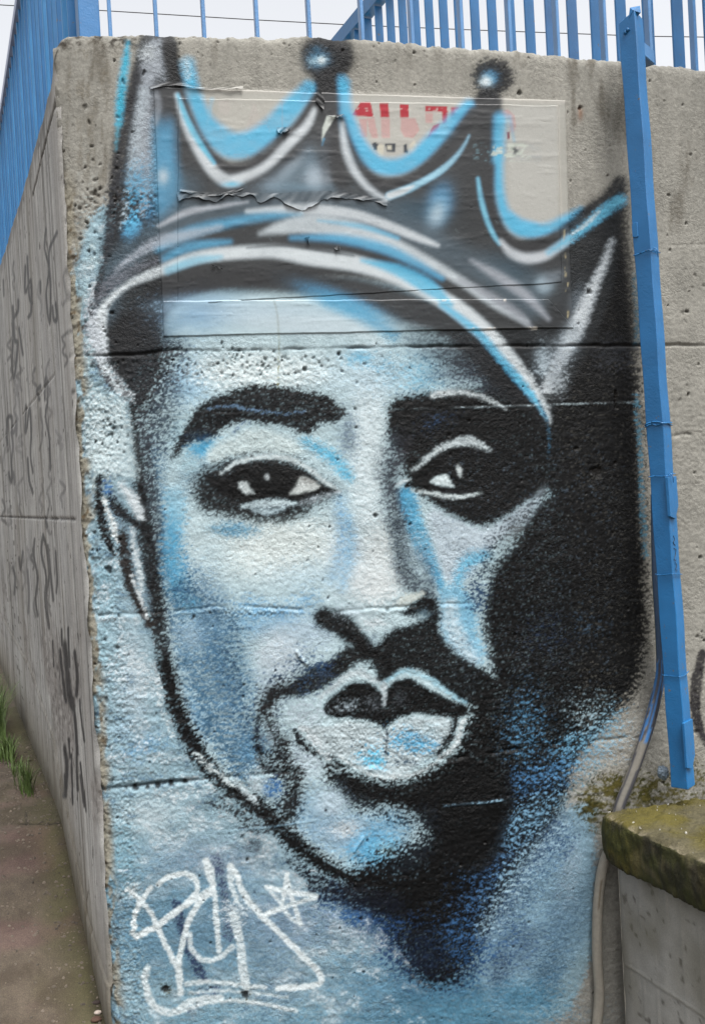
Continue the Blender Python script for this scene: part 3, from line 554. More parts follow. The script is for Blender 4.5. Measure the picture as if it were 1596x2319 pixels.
# valley 3
stroke('B', [(862, 380), (856, 520), (852, 660), (872, 780), (920, 860), (990, 890), (1080, 880), (1160, 850), (1230, 800)], [60, 50, 50, 50, 60, 70, 60, 70, 40], (84, 168, 208), .97, 8, .6)
stroke('B', [(905, 370), (925, 480)], [20, 10], (96, 160, 190), .6, 8, .5); blob('B', [(905, 800), (960, 830), (1040, 860), (1000, 900), (920, 880)], (84, 168, 208), .9, 7, .4)
stroke('B', [(820, 600), (815, 720), (840, 840), (890, 920), (970, 950), (1080, 930), (1180, 870), (1270, 790), (1340, 730), (1400, 650)], [40, 46, 50, 56, 60, 56, 60, 56, 44, 30], (46, 45, 48), .97, 7, .9)
stroke('B', [(762, 650), (775, 740), (800, 830), (830, 900), (860, 945)], [14, 22, 22, 20, 14], (120, 180, 208), .95, 4, .4)
stroke('B', [(866, 932), (910, 985), (980, 1010), (1060, 1000), (1120, 965), (1180, 920)], [14, 40, 46, 44, 36, 26], (192, 190, 196), .97, 6, .4)
stroke('B', [(1080, 985), (1180, 920), (1260, 860), (1330, 800), (1410, 745)], [16, 36, 40, 50, 50], (104, 174, 208), .95, 7, 1.4)
stroke('B', [(1190, 900), (1260, 850), (1310, 800)], [10, 16, 10], (190, 196, 202), .8, 5, 1.4)
ell('B', 1060, 1130, 40, 40, (170, 182, 194), .9, 20, 2.2, .3); ell('B', 1100, 1100, 60, 30, (120, 124, 132), .8, -30, 2.2, .3); ell('B', 900, 1050, 110, 40, (40, 72, 88), .5, 30)
ell('B', 1210, 1200, 34, 70, (120, 124, 132), .7, 18, 2.2, .6)
# right prong long highlight
stroke('B', [(1370, 930), (1340, 1020), (1300, 1110), (1260, 1200), (1215, 1310), (1160, 1420), (1110, 1520), (1080, 1596)], [16, 34, 40, 60, 70, 60, 60, 60], (194, 194, 200), .96, 8, 1.2)
ell('D', 1060, 40, 40, 70, (176, 184, 194), .8); ell('D', 1120, 120, 44, 60, (170, 172, 178), .8, 0, 2.4, 1.2)
blob('B', [(1180, 1300), (1230, 1340), (1200, 1440), (1110, 1560), (1080, 1500), (1100, 1400)], (150, 154, 162), .6, 14, 1)
# band of the crown: nested arcs (disp units)
def arc(pts, w, c, op=.95, soft=5., g=.6): stroke('', pts, w, c, op, soft, g)
arc([(232, 700), (258, 620), (320, 555), (400, 505), (500, 478), (620, 465), (740, 466), (850, 490), (960, 540), (1030, 580), (1120, 630), (1200, 690)], 66, (98, 112, 124), .6, 16)
arc([(360, 512), (420, 482), (480, 470), (560, 458)], [6, 14, 10, 4], (176, 174, 182), .95, 5)
arc([(560, 480), (640, 476), (720, 476), (800, 486), (880, 512), (950, 540), (990, 556)], [10, 20, 24, 22, 20, 16, 8], (194, 194, 200), .97, 5)
arc([(360, 560), (420, 530), (500, 508), (600, 490), (680, 488)], [22, 24, 22, 18, 8], (84, 156, 192), .85, 8)
arc([(265, 610), (310, 575), (360, 548), (430, 530), (500, 514)], [8, 14, 26, 20, 8], (168, 168, 178), .85, 7, 1)
arc([(590, 530), (680, 508), (780, 518), (870, 548), (960, 590), (1040, 635), (1120, 690), (1190, 730)], [10, 40, 44, 36, 26, 18, 16, 8], (194, 196, 202), .95, 7)
arc([(660, 540), (760, 540), (860, 560), (930, 590), (1000, 630)], [10, 20, 24, 20, 10], (86, 160, 200), .9, 7)
arc([(720, 500), (820, 514), (900, 540)], [4, 12, 8], (90, 170, 208), .7, 5)
arc([(480, 590), (580, 545), (640, 555), (760, 565), (900, 600)], [20, 30, 30, 22, 10], (58, 60, 64), .55, 12)
arc([(372, 586), (430, 560), (520, 548)], [16, 24, 10], (90, 160, 196), .8, 7)
arc([(1066, 590), (1130, 628), (1190, 670), (1240, 722)], [6, 22, 22, 8], (160, 158, 166), .9, 7, .4)
arc([(1040, 635), (1110, 672), (1170, 712), (1200, 740)], [10, 20, 20, 8], (150, 148, 156), .85, 8, .4)
# bottom rim of the band
arc([(204, 760), (208, 700), (240, 650), (300, 612), (360, 588)], [30, 36, 34, 24, 14], (118, 116, 124), .7, 9, 1.6)
arc([(230, 800), (226, 740), (240, 690), (290, 645), (366, 612), (440, 585), (520, 574), (620, 570), (700, 582), (800, 596), (880, 620), (970, 660), (1050, 712), (1130, 785), (1190, 860), (1236, 930), (1245, 958)], [26, 30, 16, 12, 22, 26, 28, 30, 36, 36, 32, 34, 40, 36, 30, 18, 4], (204, 205, 210), .97, 6, .6)
arc([(380, 612), (440, 590), (500, 582)], [16, 18, 8], (110, 176, 206), .8, 6)
arc([(820, 590), (900, 612), (970, 650), (1020, 690)], [6, 26, 34, 10], (84, 172, 212), .9, 6)
arc([(1000, 690), (1080, 752), (1140, 820), (1200, 890), (1238, 945)], [14, 18, 18, 16, 6], (88, 172, 212), .9, 5)
arc([(560, 562), (640, 556), (720, 566), (800, 580)], [4, 8, 10, 4], (44, 44, 47), .7, 5)
stroke('A', [(225, 1130), (215, 1250), (240, 1400), (270, 1500)], [30, 50, 70, 50], (186, 186, 194), .95, 8, 1.5)
stroke('', [(235, 830), (262, 870), (296, 900)], [26, 34, 16], (192, 194, 200), .95, 7, 1.3)
REG = -1
stroke('A', [(175, 1300), (180, 1400), (240, 1500), (300, 1590)], [10, 22, 24, 40], (84, 82, 88), .75, 7, 1.5)
stroke('C', [(190, 40), (280, 200)], [20, 44], (92, 90, 94), .5, 10, 1.5)
# thin dark edge at the left of the crown
stroke('', [(250, 520), (238, 580), (222, 650), (205, 710)], 14, (60, 60, 66), .6, 6, 1.4)
stroke('', [(210, 560), (208, 640)], 16, (186, 196, 200), .5, 10, 1.4)
# V end below the crown
stroke('D', [(1040, 220), (1075, 290), (1090, 380), (1085, 470)], [14, 14, 16, 8], (60, 92, 112), .6, 6, 1.8)
SOFT = 1.; PATCH = .15
lay(.85*boxm(1110, 1200, 326, 366, 4)*sstep(.04, .12, fbm(gx/13, gy/8, 193, 4)+.10*bump(1165, 345, 26, 18)), (192, 192, 180), .5); lay(.8*bump(1165, 342, 9, 9, 3)*sstep(-.1, .1, fbm(gx/6, gy/6, 195, 2)), (40, 44, 50), 1)
lay(.5*boxm(1070, 1110, 324, 367, 3)*sstep(0, .2, fbm(gx/10, gy/4, 197, 3)), (120, 150, 160), .5)
for q_ in GHOST: stroke('', q_, 1.4, (150, 140, 138), .4, .8, 0, paint=False)
for x_, y_ in ((700, 505), (740, 512), (780, 498), (610, 540), (880, 520), (960, 560), (1030, 520), (860, 300), (1010, 470), (1120, 500)):
    stroke('', [(x_, y_), (x_+rs.uniform(4, 18), y_+rs.uniform(-6, 8))], 1.2, (150, 156, 160), .45, .8, 0)
# fin lines that caught paint
lay(.75*m2*np.exp(-((J2-1)/2.0)**2)*boxm(560, 1440, 880, 960, 20)*(.6+fbm(gx/30, gy, 141, 2)), (176, 184, 190), 1)
lay(.6*m5*np.exp(-(J5/2.2)**2)*boxm(500, 1340, 1700, 2000, 20), (150, 178, 200), 1)
lay(.45*m3*np.exp(-((J3-4)/2.2)**2)*boxm(1000, 1400, 1300, 1500, 20), (96, 130, 150), 2)
lay(.5*sstep(.18, .34, fbm(gx/5, gy/4, 151, 2))*boxm(1000, 1400, 1000, 1560, 60), (86, 96, 108), 1)
_mt = np.clip(cover*(1-smooth_area)*(reg == 1)*(1-sstep(900, 1000, gx)), 0, 1)
lay(.36*_mt*sstep(.02, .2, fbm(gx/40, gy/26, 225, 4)), (184, 196, 202), 1., False); lay(.4*_mt*sstep(.06, .24, fbm(gx/30, gy/22, 227, 4)), (96, 122, 140), 1.2, False)
# ---------------- white signature
ell('', 430, 2120, 200, 130, (104, 132, 152), .5, 0, 4, 1)
REG = -1
SG = (216, 220, 224)
def sig(pts, w=24, op=.92, c=SG): stroke('E', pts, w, c, op, 3., .7, 6)
stroke('E', [(500, 1100), (540, 1260), (620, 1430)], [50, 40, 50], (54, 66, 96), .75, 6, 1.2)
stroke('E', [(680, 900), (720, 1060), (740, 1240)], [60, 50, 50], (74, 82, 108), .6, 8, 1.4); stroke('E', [(600, 1490), (700, 1480), (560, 1570)], 30, (60, 70, 100), .5, 8, 1.4)
ell('E', 760, 1130, 60, 60, (184, 190, 198), .7, 0, 2.4, 1.6); ell('E', 300, 1030, 36, 36, (180, 186, 192), .7, 0, 2.4, 1.6)
REG = 12
sig([(418, 1004), (470, 970), (540, 958), (590, 990), (590, 1040), (545, 1090), (480, 1140), (420, 1190), (320, 1240)])
sig([(280, 1030), (330, 1070), (380, 1130), (420, 1210), (460, 1300), (510, 1400), (515, 1480)], 24)
sig([(385, 1020), (340, 1080), (310, 1160), (315, 1240), (400, 1200), (500, 1130), (600, 1060), (665, 1030)], 24)
sig([(635, 900), (645, 960), (665, 1030), (610, 1080), (560, 1160), (530, 1260), (510, 1380), (520, 1500)], 26)
sig([(635, 900), (655, 930), (670, 1040), (680, 1150), (692, 1310)], 24, .8)
sig([(560, 1230), (570, 1300), (620, 1350), (690, 1340), (750, 1290)], 24, .75)
sig([(740, 920), (770, 960), (800, 1040), (860, 1120), (960, 1220), (1060, 1320), (1140, 1400), (1150, 1450), (1080, 1470), (960, 1478)], 26)
sig([(745, 930), (750, 1010), (775, 1080)], 24, .7); sig([(760, 1150), (785, 1260), (800, 1380), (815, 1470)], 40, .7)
sig([(545, 1460), (640, 1448), (760, 1460), (900, 1475)], 20, .7); sig([(370, 1385), (355, 1440), (370, 1500), (400, 1560), (480, 1590), (560, 1540), (700, 1520)], 30, .75)
sig([(500, 1590), (640, 1545), (780, 1535), (900, 1550), (1040, 1580)], 16, .75)
sig([(560, 1500), (700, 1490), (850, 1500), (1000, 1520)], 12, .6)
REG = 13
sig([(910, 1020), (1000, 1040), (1130, 1062), (1060, 1085), (960, 1120), (900, 1145)], 22, .85); sig([(1000, 965), (1015, 1040), (1040, 1120), (1065, 1185)], 20, .85); sig([(1000, 965), (990, 1030), (975, 1100)], 20, .8); sig([(910, 1020), (960, 1080), (1010, 1150), (1060, 1185)], 18, .7)
REG = -1
# black tag on the bare concrete right of the post
stroke('', [(1590, 1480), (1575, 1560), (1580, 1640), (1610, 1700)], [20, 26, 20, 16], (40, 38, 42), .9, 3, 1, paint=False)
# moss where the low wall meets, damp yellow-green
def moss(a):
    lay(np.clip(a, 0, 1)*sstep(-.34, .16, fbm(gx/20, gy/16, 161, 4)), (86, 80, 38), 1.5, False); lay(.7*np.clip(a, 0, 1)*sstep(-.1, .2, fbm(gx/9, gy/9, 163, 3)), (60, 60, 20), 2, False)
moss(1.3*bump(1370, 1820, 60, 60, 3)+1.2*bump(1450, 1790, 70, 40, 3)+.6*bump(1560, 1770, 60, 50, 3))
moss(.6*boxm(185, 215, 1960, 2330, 10)); moss(.7*bump(376, 2240, 14, 14)+.7*bump(556, 2256, 12, 12))
lay(.6*boxm(1340, 1366, 1850, 2060, 9)*sstep(-.2, .2, speck), (120, 118, 112), 1, False)
# edge of the mural bare again at the crumbled corner
corn = edgem*sstep(-.05, .08, fbm(gx/18, gy/46, 171, 5)*1.3+.24*(1-sstep(0, 30, ed))-.02)
lay(corn*.95, (148, 143, 128), 0, False); cover *= (1-corn)
lay(.8*edgem*sstep(.1, .25, fbm(gx/10, gy/10, 173, 3)), (84, 64, 36), 0, False)
# shade of the holes painted in as dark colour; joints and hollows darkened too
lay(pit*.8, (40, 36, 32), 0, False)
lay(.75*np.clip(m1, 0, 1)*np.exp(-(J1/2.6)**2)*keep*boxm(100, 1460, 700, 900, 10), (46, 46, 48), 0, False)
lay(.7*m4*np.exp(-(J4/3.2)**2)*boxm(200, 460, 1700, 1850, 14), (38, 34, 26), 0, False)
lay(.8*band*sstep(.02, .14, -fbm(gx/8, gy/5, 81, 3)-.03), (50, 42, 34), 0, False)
ell('', 1313, 258, 6, 14, (126, 74, 34), .6, 0, 2, 0, False)
# damp thread of algae on the forehead
stroke('', [(620, 680), (628, 715), (632, 790), (630, 880)], 3, (128, 124, 80), .5, 2, 1, 5, False)
# paint flakes on poster edges
for x0, x1, y in ((1060, 1120, 745), (1175, 1215, 744), (1120, 1150, 680), (1000, 1030, 681)):
    lay(.9*boxm(x0, x1, y-3, y+2, 2)*sstep(.0, .1, fbm(gx/7, gy/4, 181, 3)), (214, 208, 196), 0, False)
for x, yy in ((1276, 560), (1279, 620), (1284, 680)):
    lay(.8*boxm(x-1, x+2, yy-40, yy+40, 1.5)*sstep(.0, .1, fbm(gx/5, gy/16, 183, 3)), (190, 178, 140), 0, False)
cover = np.clip(cover, 0, 1)
col *= 1+(cover*(1-.75*smooth_area)*(.34*fbm(gx/34, gy/22, 221, 4)+.22*fbm(gx/9, gy/6, 223, 2)))[..., None]
# the cans used on the mural are stronger than the swatches above: deepen and saturate the painted part
_m = cover[..., None]; _g = (col/ALB)**(1/2.2); _l = _g.mean(2, keepdims=True)
_g = np.clip(_l+(_g-_l)*.86, 0, 1); _g = _g-.045*np.sin(2*np.pi*_g)-.012; col = col*(1-_m)+ALB*_g**2.2*_m
reg[cover < .3] = 0
reg[(reg == 0) & (cover >= .3)] = 1
# ---------------------------------------------------------------- helpers
def tag(o, label=None, cat=None, group=None, kind=None):
    if label: o['label'] = label
    if cat: o['category'] = cat
    if group: o['group'] = group
    if kind: o['kind'] = kind
    return o
def empty(name, loc=(0, 0, 0), **k):
    o = bpy.data.objects.new(name, None); o.empty_display_size = .1; C.objects.link(o); o.location = tuple(loc); tag(o, **k); return o
def link(name, me, parent=None, mat=None, smooth=False):
    o = bpy.data.objects.new(name, me); C.objects.link(o)
    if mat and not me.materials: me.materials.append(mat)
    if parent is not None:
        o.parent = parent; o.matrix_parent_inverse = Matrix.Translation(-parent.location) if parent.parent is None else Matrix.Identity(4)
    if smooth and len(me.polygons): me.polygons.foreach_set('use_smooth', np.ones(len(me.polygons), bool))
    return o
def mesh_np(name, V, Fq, cols=None, pnt=None, normals=None):
    """quads mesh from numpy arrays"""
    me = bpy.data.meshes.new(name); n = len(V); m = len(Fq); k = Fq.shape[1]
    me.vertices.add(n); me.vertices.foreach_set('co', np.ascontiguousarray(V, np.float32).ravel())
    me.loops.add(m*k); me.loops.foreach_set('vertex_index', np.ascontiguousarray(Fq, np.int32).ravel())
    me.polygons.add(m); me.polygons.foreach_set('loop_start', np.arange(0, m*k, k, dtype=np.int32))
    me.polygons.foreach_set('use_smooth', np.ones(m, bool))
    me.update(calc_edges=True)
    if cols is not None:
        a = me.color_attributes.new('Col', 'FLOAT_COLOR', 'POINT')
        a.data.foreach_set('color', np.concatenate([cols, np.ones((n, 1))], 1).astype(np.float32).ravel())
    if pnt is not None:
        a = me.attributes.new('paint', 'FLOAT', 'POINT'); a.data.foreach_set('value', np.asarray(pnt, np.float32))
    if normals is not None:
        me.normals_split_custom_set_from_vertices([tuple(v) for v in normals])
    return me
def grid_faces(nu, nv, flip=False):
    i = np.arange(nu*nv).reshape(nv, nu)
    q = np.stack([i[:-1, :-1], i[:-1, 1:], i[1:, 1:], i[1:, :-1]], -1).reshape(-1, 4)
    return q[:, ::-1] if flip else q
def submesh(V, Q, cols, pnt, normals, name):
    used = np.unique(Q); mp = np.full(len(V), -1); mp[used] = np.arange(len(used))
    return mesh_np(name, V[used], mp[Q], cols[used], pnt[used], None if normals is None else normals[used])
def vnormals(V, nu, nv, sgn=1.):
    G = V.reshape(nv, nu, 3); n = np.cross(np.gradient(G, axis=1), np.gradient(G, axis=0)).reshape(-1, 3)*sgn
    return n/np.maximum(np.linalg.norm(n, axis=1, keepdims=True), 1e-12)
def bilin(A, x, y):
    fx = np.clip((x-X0c)*SC, 0, NW-1.001); fy = np.clip((y-Y0c)*SC, 0, NH-1.001)
    i = fy.astype(int); j = fx.astype(int); u = fx-i*0-j; v = fy-i
    if A.ndim == 3: u = u[..., None]; v = v[..., None]
    return (A[i, j]*(1-u)+A[i, j+1]*u)*(1-v)+(A[i+1, j]*(1-u)+A[i+1, j+1]*u)*v
def onfv(x, y, p0=None, n=None):
    p0 = P0 if p0 is None else p0; n = NF if n is None else n
    d = F0*F+CR*(x-CX)[:, None]-CU*(y-CY)[:, None]; return CAM+d*(np.dot(p0-CAM, n)/(d@n))[:, None]
def near(A, x, y):
    return A[np.clip(((y-Y0c)*SC).round().astype(int), 0, NH-1), np.clip(((x-X0c)*SC).round().astype(int), 0, NW-1)]
def projv(V):
    d = V-CAM; w = d@F0; return CX+F*(d@CR)/w, CY-F*(d@CU)/w
# ---- materials
def nmat(name, rough=.8, spec=.4):
    m = bpy.data.materials.new(name); m.use_nodes = True; b = m.node_tree.nodes['Principled BSDF']
    b.inputs['Roughness'].default_value = rough; b.inputs['Specular IOR Level'].default_value = spec; return m, m.node_tree, b
def add(ntr, t, **k):
    n = ntr.nodes.new(t)
    for a, v in k.items():
        if hasattr(n, a) and not a[0].isupper(): setattr(n, a, v)
        else: n.inputs[a.replace('_', ' ')].default_value = v
    return n
def objcoord(ntr): return ntr.nodes.new('ShaderNodeTexCoord').outputs['Object']
def bump(ntr, b, layers, strength=1.):
    """layers: (scale, height in metres, detail)"""
    prev = None; co = objcoord(ntr)
    vn = add(ntr, 'ShaderNodeTexNoise', Scale=6., Detail=4.); ntr.links.new(co, vn.inputs['Vector'])
    vr = add(ntr, 'ShaderNodeMapRange'); vr.inputs['From Min'].default_value = .38; vr.inputs['From Max'].default_value = .62; vr.inputs['To Min'].default_value = .25; vr.inputs['To Max'].default_value = 1.; ntr.links.new(vn.outputs['Fac'], vr.inputs['Value'])
    for sc, h, det in layers:
        n = add(ntr, 'ShaderNodeTexNoise', Scale=sc, Detail=det, Roughness=.6); ntr.links.new(co, n.inputs['Vector'])
        bp = add(ntr, 'ShaderNodeBump', Strength=strength, Distance=h); ntr.links.new(n.outputs['Fac'], bp.inputs['Height']); ntr.links.new(vr.outputs[0], bp.inputs['Strength'])
        if prev: ntr.links.new(prev, bp.inputs['Normal'])
        prev = bp.outputs[0]
    ntr.links.new(prev, b.inputs['Normal'])
def attr_mat(name, r_bare, r_paint, layers, spec=.35, vary=.16, vscale=240.):
    m, t, b = nmat(name, r_bare, spec)
    a = add(t, 'ShaderNodeAttribute'); a.attribute_name = 'Col'
    p = add(t, 'ShaderNodeAttribute'); p.attribute_name = 'paint'
    n = add(t, 'ShaderNodeTexNoise', Scale=vscale, Detail=3., Roughness=.65); t.links.new(objcoord(t), n.inputs['Vector'])
    mr = add(t, 'ShaderNodeMapRange'); mr.inputs['From Min'].default_value = .3; mr.inputs['From Max'].default_value = .7
    mr.inputs['To Min'].default_value = 1-vary; mr.inputs['To Max'].default_value = 1+vary
    t.links.new(n.outputs['Fac'], mr.inputs['Value'])
    mx = add(t, 'ShaderNodeVectorMath', operation='SCALE'); t.links.new(a.outputs['Color'], mx.inputs[0]); t.links.new(mr.outputs[0], mx.inputs['Scale'])
    t.links.new(mx.outputs[0], b.inputs['Base Color'])
    r = add(t, 'ShaderNodeMapRange'); r.inputs['To Min'].default_value = r_bare; r.inputs['To Max'].default_value = r_paint
    t.links.new(p.outputs['Fac'], r.inputs['Value']); t.links.new(r.outputs[0], b.inputs['Roughness'])
    bump(t, b, layers); return m
M_wall = attr_mat('painted_concrete', .92, .52, [(110, .0040, 4), (300, .0016, 3)], spec=.16)
M_paper = attr_mat('painted_paper', .7, .42, [(60, .0006, 4), (400, .0002, 2)], vary=.05)
M_side = attr_mat('board_cast_concrete', .85, .7, [(120, .0022, 4), (420, .0004, 2)], vary=.14)
M_low = attr_mat('low_wall_concrete', .9, .9, [(120, .002, 4), (500, .0005, 2)], vary=.12)
M_moss = attr_mat('mossy_concrete', .95, .95, [(110, .007, 5), (400, .003, 3)], vary=.35, vscale=330.)
M_ground = attr_mat('old_asphalt', .93, .9, [(130, .006, 5), (450, .002, 3)], vary=.35, vscale=300.)
def paint_metal(name, c, rough=.38, wear=0.):
    m, t, b = nmat(name, rough, .5); co = objcoord(t)
    n = add(t, 'ShaderNodeTexNoise', Scale=9., Detail=5.); t.links.new(co, n.inputs['Vector'])
    cr = add(t, 'ShaderNodeValToRGB'); e = cr.color_ramp.elements; c = np.array(c)
    e[0].position = .3; e[0].color = (*(c*.86), 1); e[1].position = .72; e[1].color = (*(c*1.12), 1)
    t.links.new(n.outputs['Fac'], cr.inputs['Fac']); src = cr.outputs[0]
    n2 = add(t, 'ShaderNodeTexNoise', Scale=38., Detail=6., Roughness=.7); t.links.new(co, n2.inputs['Vector'])
    r2 = add(t, 'ShaderNodeMapRange'); r2.inputs['From Min'].default_value = .69-wear; r2.inputs['From Max'].default_value = .72-wear; t.links.new(n2.outputs['Fac'], r2.inputs['Value'])
    mx = add(t, 'ShaderNodeMix', data_type='RGBA'); t.links.new(r2.outputs[0], mx.inputs[0]); t.links.new(src, mx.inputs[6]); mx.inputs[7].default_value = (.10, .09, .08, 1)
    t.links.new(mx.outputs[2], b.inputs['Base Color'])
    bump(t, b, [(46, .0012, 3), (210, .0008, 2)]); return m
M_blue = paint_metal('blue_enamel', lin((38, 120, 182)), .42, .045)
M_blue2 = paint_metal('skylit_fence_blue', lin((90, 146, 202)), .33)  # sky reflection on the front bars' side faces put into a lighter blue
M_blue3 = paint_metal('weathered_blue_enamel', lin((52, 116, 174)), .4, .045)
M_blue4 = paint_metal('blue_enamel_edge_light', lin((60, 142, 202)))
M_blue3b = paint_metal('blue_enamel_mid', lin((46, 128, 188)), .5, .02)  # this and the blue above alternate to paint in the side bars' edge highlights
M_rail = paint_metal('skylit_rail_blue', lin((142, 158, 196)), .4)  # blue rail made paler: its reflection of the sky is in the colour
def plain(name, c, rough=.7, layers=((200, .0006, 3),), var=.2, sc=60.):
    m, t, b = nmat(name, rough); co = objcoord(t); c = np.array(c)
    n = add(t, 'ShaderNodeTexNoise', Scale=sc, Detail=5., Roughness=.65); t.links.new(co, n.inputs['Vector'])
    cr = add(t, 'ShaderNodeValToRGB'); e = cr.color_ramp.elements; e[0].position = .32; e[0].color = (*(c*(1-var)), 1); e[1].position = .68; e[1].color = (*(c*(1+var)), 1)
    t.links.new(n.outputs['Fac'], cr.inputs['Fac']); t.links.new(cr.outputs[0], b.inputs['Base Color']); bump(t, b, list(layers)); return m
M_hose = attr_mat('worn_grey_hose', .6, .45, [(90, .0006, 4)], vary=.12, vscale=70.)
M_cable = plain('black_cable', (.02, .02, .022)); M_rust = plain('rusty_plate', (.05, .03, .025), .9, var=.5)
M_stone = plain('small_stones', (.085, .07, .055), .95, var=.7, sc=22.); M_flake = plain('pale_chips', (.36, .35, .32), .8)
M_grass = plain('grass_blades', (.06, .095, .022), .6, var=.6, sc=9.)
M_foil = plain('crumpled_film', (.13, .17, .21), .4, ((60, .01, 3),))
M_core = plain('plain_concrete', (.30, .28, .24), .9)

# ================================================================ the painted corner wall
wall = empty('concrete_wall', P0, label='tall rough concrete corner wall sprayed with a blue, black and white crowned face', cat='wall')
TOPX = [fsz(*q) for q in [(128, 100), (140, 84), (156, 78), (300, 77), (520, 79), (700, 81), (900, 92), (1035, 102), (1200, 115), (1393, 134), (1596, 155)]]
def ztop(s): return np.interp(s, [a for a, b in TOPX]+[8], [b for a, b in TOPX]+[2.6])+.007*fbm(s*28, s*0, 301, 4)*2+.004*fbm(s*120, s*0, 303, 2)
NU, NV, NC = 770, 1010, 10
s = np.linspace(.002, 2.32, NU); v = np.linspace(0, 1, NV); zt = ztop(s)
SS, VV = np.meshgrid(s, v); ZZ = -.5+(zt[None]+.5)*VV
base = P0+SS[..., None]*U+ZZ[..., None]*Z
px, py = projv(base.reshape(-1, 3)); px = px.reshape(SS.shape); py = py.reshape(SS.shape)
hh = bilin(Hmm, px, py)*.001
inv = 2.32-SS; hh = hh*np.clip(inv/.02, 0, 1)
# worn arris at the corner, and the rounded top edge
hh -= .016*np.exp(-SS/.010)*(1+1.2*fbm(ZZ*9, ZZ*0, 311, 4))+.010*np.exp(-SS/.03)*(fbm(SS*40, ZZ*30, 313, 3)+.3)
dt = zt[None]-ZZ
hh -= (.010+.016*np.clip(fbm(SS*14, SS*0, 315, 3)+.2, 0, 1))*np.exp(-dt/.009)+.006*np.exp(-dt/.03)*(fbm(SS*50, ZZ*50, 317, 3)+.4)
G = base+hh[..., None]*NF
# the top of the wall, as further rows going back
rows = []
for k in range(1, NC+1):
    dpt = .034+.266*((k-1)/(NC-1))**1.3
    q = P0+s[:, None]*U+(zt+.006*fbm(s*30, s*0+dpt*40, 319, 3)+.002-.008*(k == NC))[:, None]*Z-NF*dpt
    rows.append(q)
G = np.concatenate([G, np.array(rows)], 0); nv = NV+NC
V = G.reshape(-1, 3); Q = grid_faces(NU, nv)
vx = np.concatenate([px, np.repeat(px[-1:], NC, 0)]).ravel(); vy = np.concatenate([py, np.repeat(py[-1:], NC, 0)]).ravel()
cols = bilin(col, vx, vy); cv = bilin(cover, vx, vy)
N = vnormals(V, NU, nv)
fc = Q.reshape(-1, 4); cxm = vx[fc].mean(1); cym = vy[fc].mean(1)
rg = near(reg, cxm, cym)
rg[(fc // NU).max(1) >= NV] = 0
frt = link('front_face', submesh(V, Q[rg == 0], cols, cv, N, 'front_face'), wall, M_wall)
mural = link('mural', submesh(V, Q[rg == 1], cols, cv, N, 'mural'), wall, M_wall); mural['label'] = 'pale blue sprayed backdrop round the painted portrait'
names = {2: ('painted_face', 'frontal man\'s face, left half pale blue and white, right half black'), 3: ('painted_crown', 'dark grey crown with cyan and white reflections and ball tips'),
         4: ('painted_eye', 'painted eye on the lit side of the face'), 5: ('painted_eye', 'painted eye on the black side of the face'), 6: ('painted_eyebrow', None), 9: ('painted_moustache', None),
         10: ('painted_mouth', 'full lips outlined in white'), 11: ('painted_ear', None), 12: ('painted_signature', 'looping white spray signature'), 13: ('painted_star', 'small white five pointed star'), 14: ('painted_head_scarf', None)}
for r, (nm, lb) in names.items():
    qq = Q[rg == r]
    if not len(qq): continue
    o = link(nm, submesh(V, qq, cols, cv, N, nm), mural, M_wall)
    if lb: o['label'] = lb
# ---- side face, running back from the corner
def sgn_lines(x, y, pts, w):
    d = np.full(x.shape, 1e9); pts = spline(pts, 4)
    for a, b in zip(pts[:-1], pts[1:]):
        e = b-a; L = e@e+1e-9; t = np.clip(((x-a[0])*e[0]+(y-a[1])*e[1])/L, 0, 1); d = np.minimum(d, np.hypot((x-a[0]-e[0]*t), (y-a[1]-e[1]*t)*.35))
    return 1-sstep(w*.6, w*1.9, d)
tt = np.concatenate([np.linspace(.002, .6, 110), np.linspace(.6, 2.6, 150)[1:], np.linspace(2.6, 7, 60)[1:]]); nt_ = len(tt)
STOP = [ssz(*q) for q in [(120, 150), (95, 255), (60, 385), (30, 490), (14, 547), (0, 590)]]
def ztops(t): return np.interp(t, [-1, .0, .03]+[a for a, b in STOP[1:]]+[8], [2.77, 2.765, 2.72]+[b for a, b in STOP[1:]]+[2.8])+.012*fbm(t*9, t*0, 331, 4)*2
def gz(t): return np.interp(t, [-5, -.2, .0, .33, .63, 1.0, 1.6, 3.4, 9, 40], [-.0, 0, .01, .115, .19, .34, .35, .34, .40, 1.2])
nz = 560; vv = np.linspace(0, 1, nz); TT, VV = np.meshgrid(tt, vv); zs = ztops(tt); ZZ = -.06+(zs[None]+.06)*VV
base = P0+TT[..., None]*W+ZZ[..., None]*Z
px, py = projv(base.reshape(-1, 3)); px = px.reshape(TT.shape); py = py.reshape(TT.shape)
h = .0035*fbm(TT*5, ZZ*1.2, 341, 4)+.0022*fbm(TT*60, ZZ*6, 343, 3)+.001*fbm(TT*40, ZZ*60, 345, 2)
rp = sstep(.0, .12, fbm(TT*3, ZZ*3, 347, 3)+.35*np.exp(-((TT-1.0)/.6)**2-((ZZ-.85)/.22)**2)-.12)*np.exp(-((ZZ-.8)/.28)**2)
h += rp*(.006*fbm(TT*24, ZZ*40, 349, 3)-.003)
def sline(p, q, w, dep):
    a = np.array(ssz(*p)); b = np.array(ssz(*q)); e = b-a; L = e@e; t = np.clip(((TT-a[0])*e[0]+(ZZ-a[1])*e[1])/L, 0, 1)
    d = np.hypot(TT-a[0]-e[0]*t, ZZ-a[1]-e[1]*t)+.006*fbm(TT*30, ZZ*30, 351, 3); return -dep*np.exp(-(d/w)**2)
crk = sline((130, 207), (102, 330), .006, .008)+sline((102, 330), (74, 442), .006, .008)+sline((0, 1170), (172, 1176), .004, .006)
zc = 1.175; h += -.004*np.exp(-((ZZ-1.92)/.004)**2)*(fbm(TT*3, TT*0, 353, 2) > -.1)
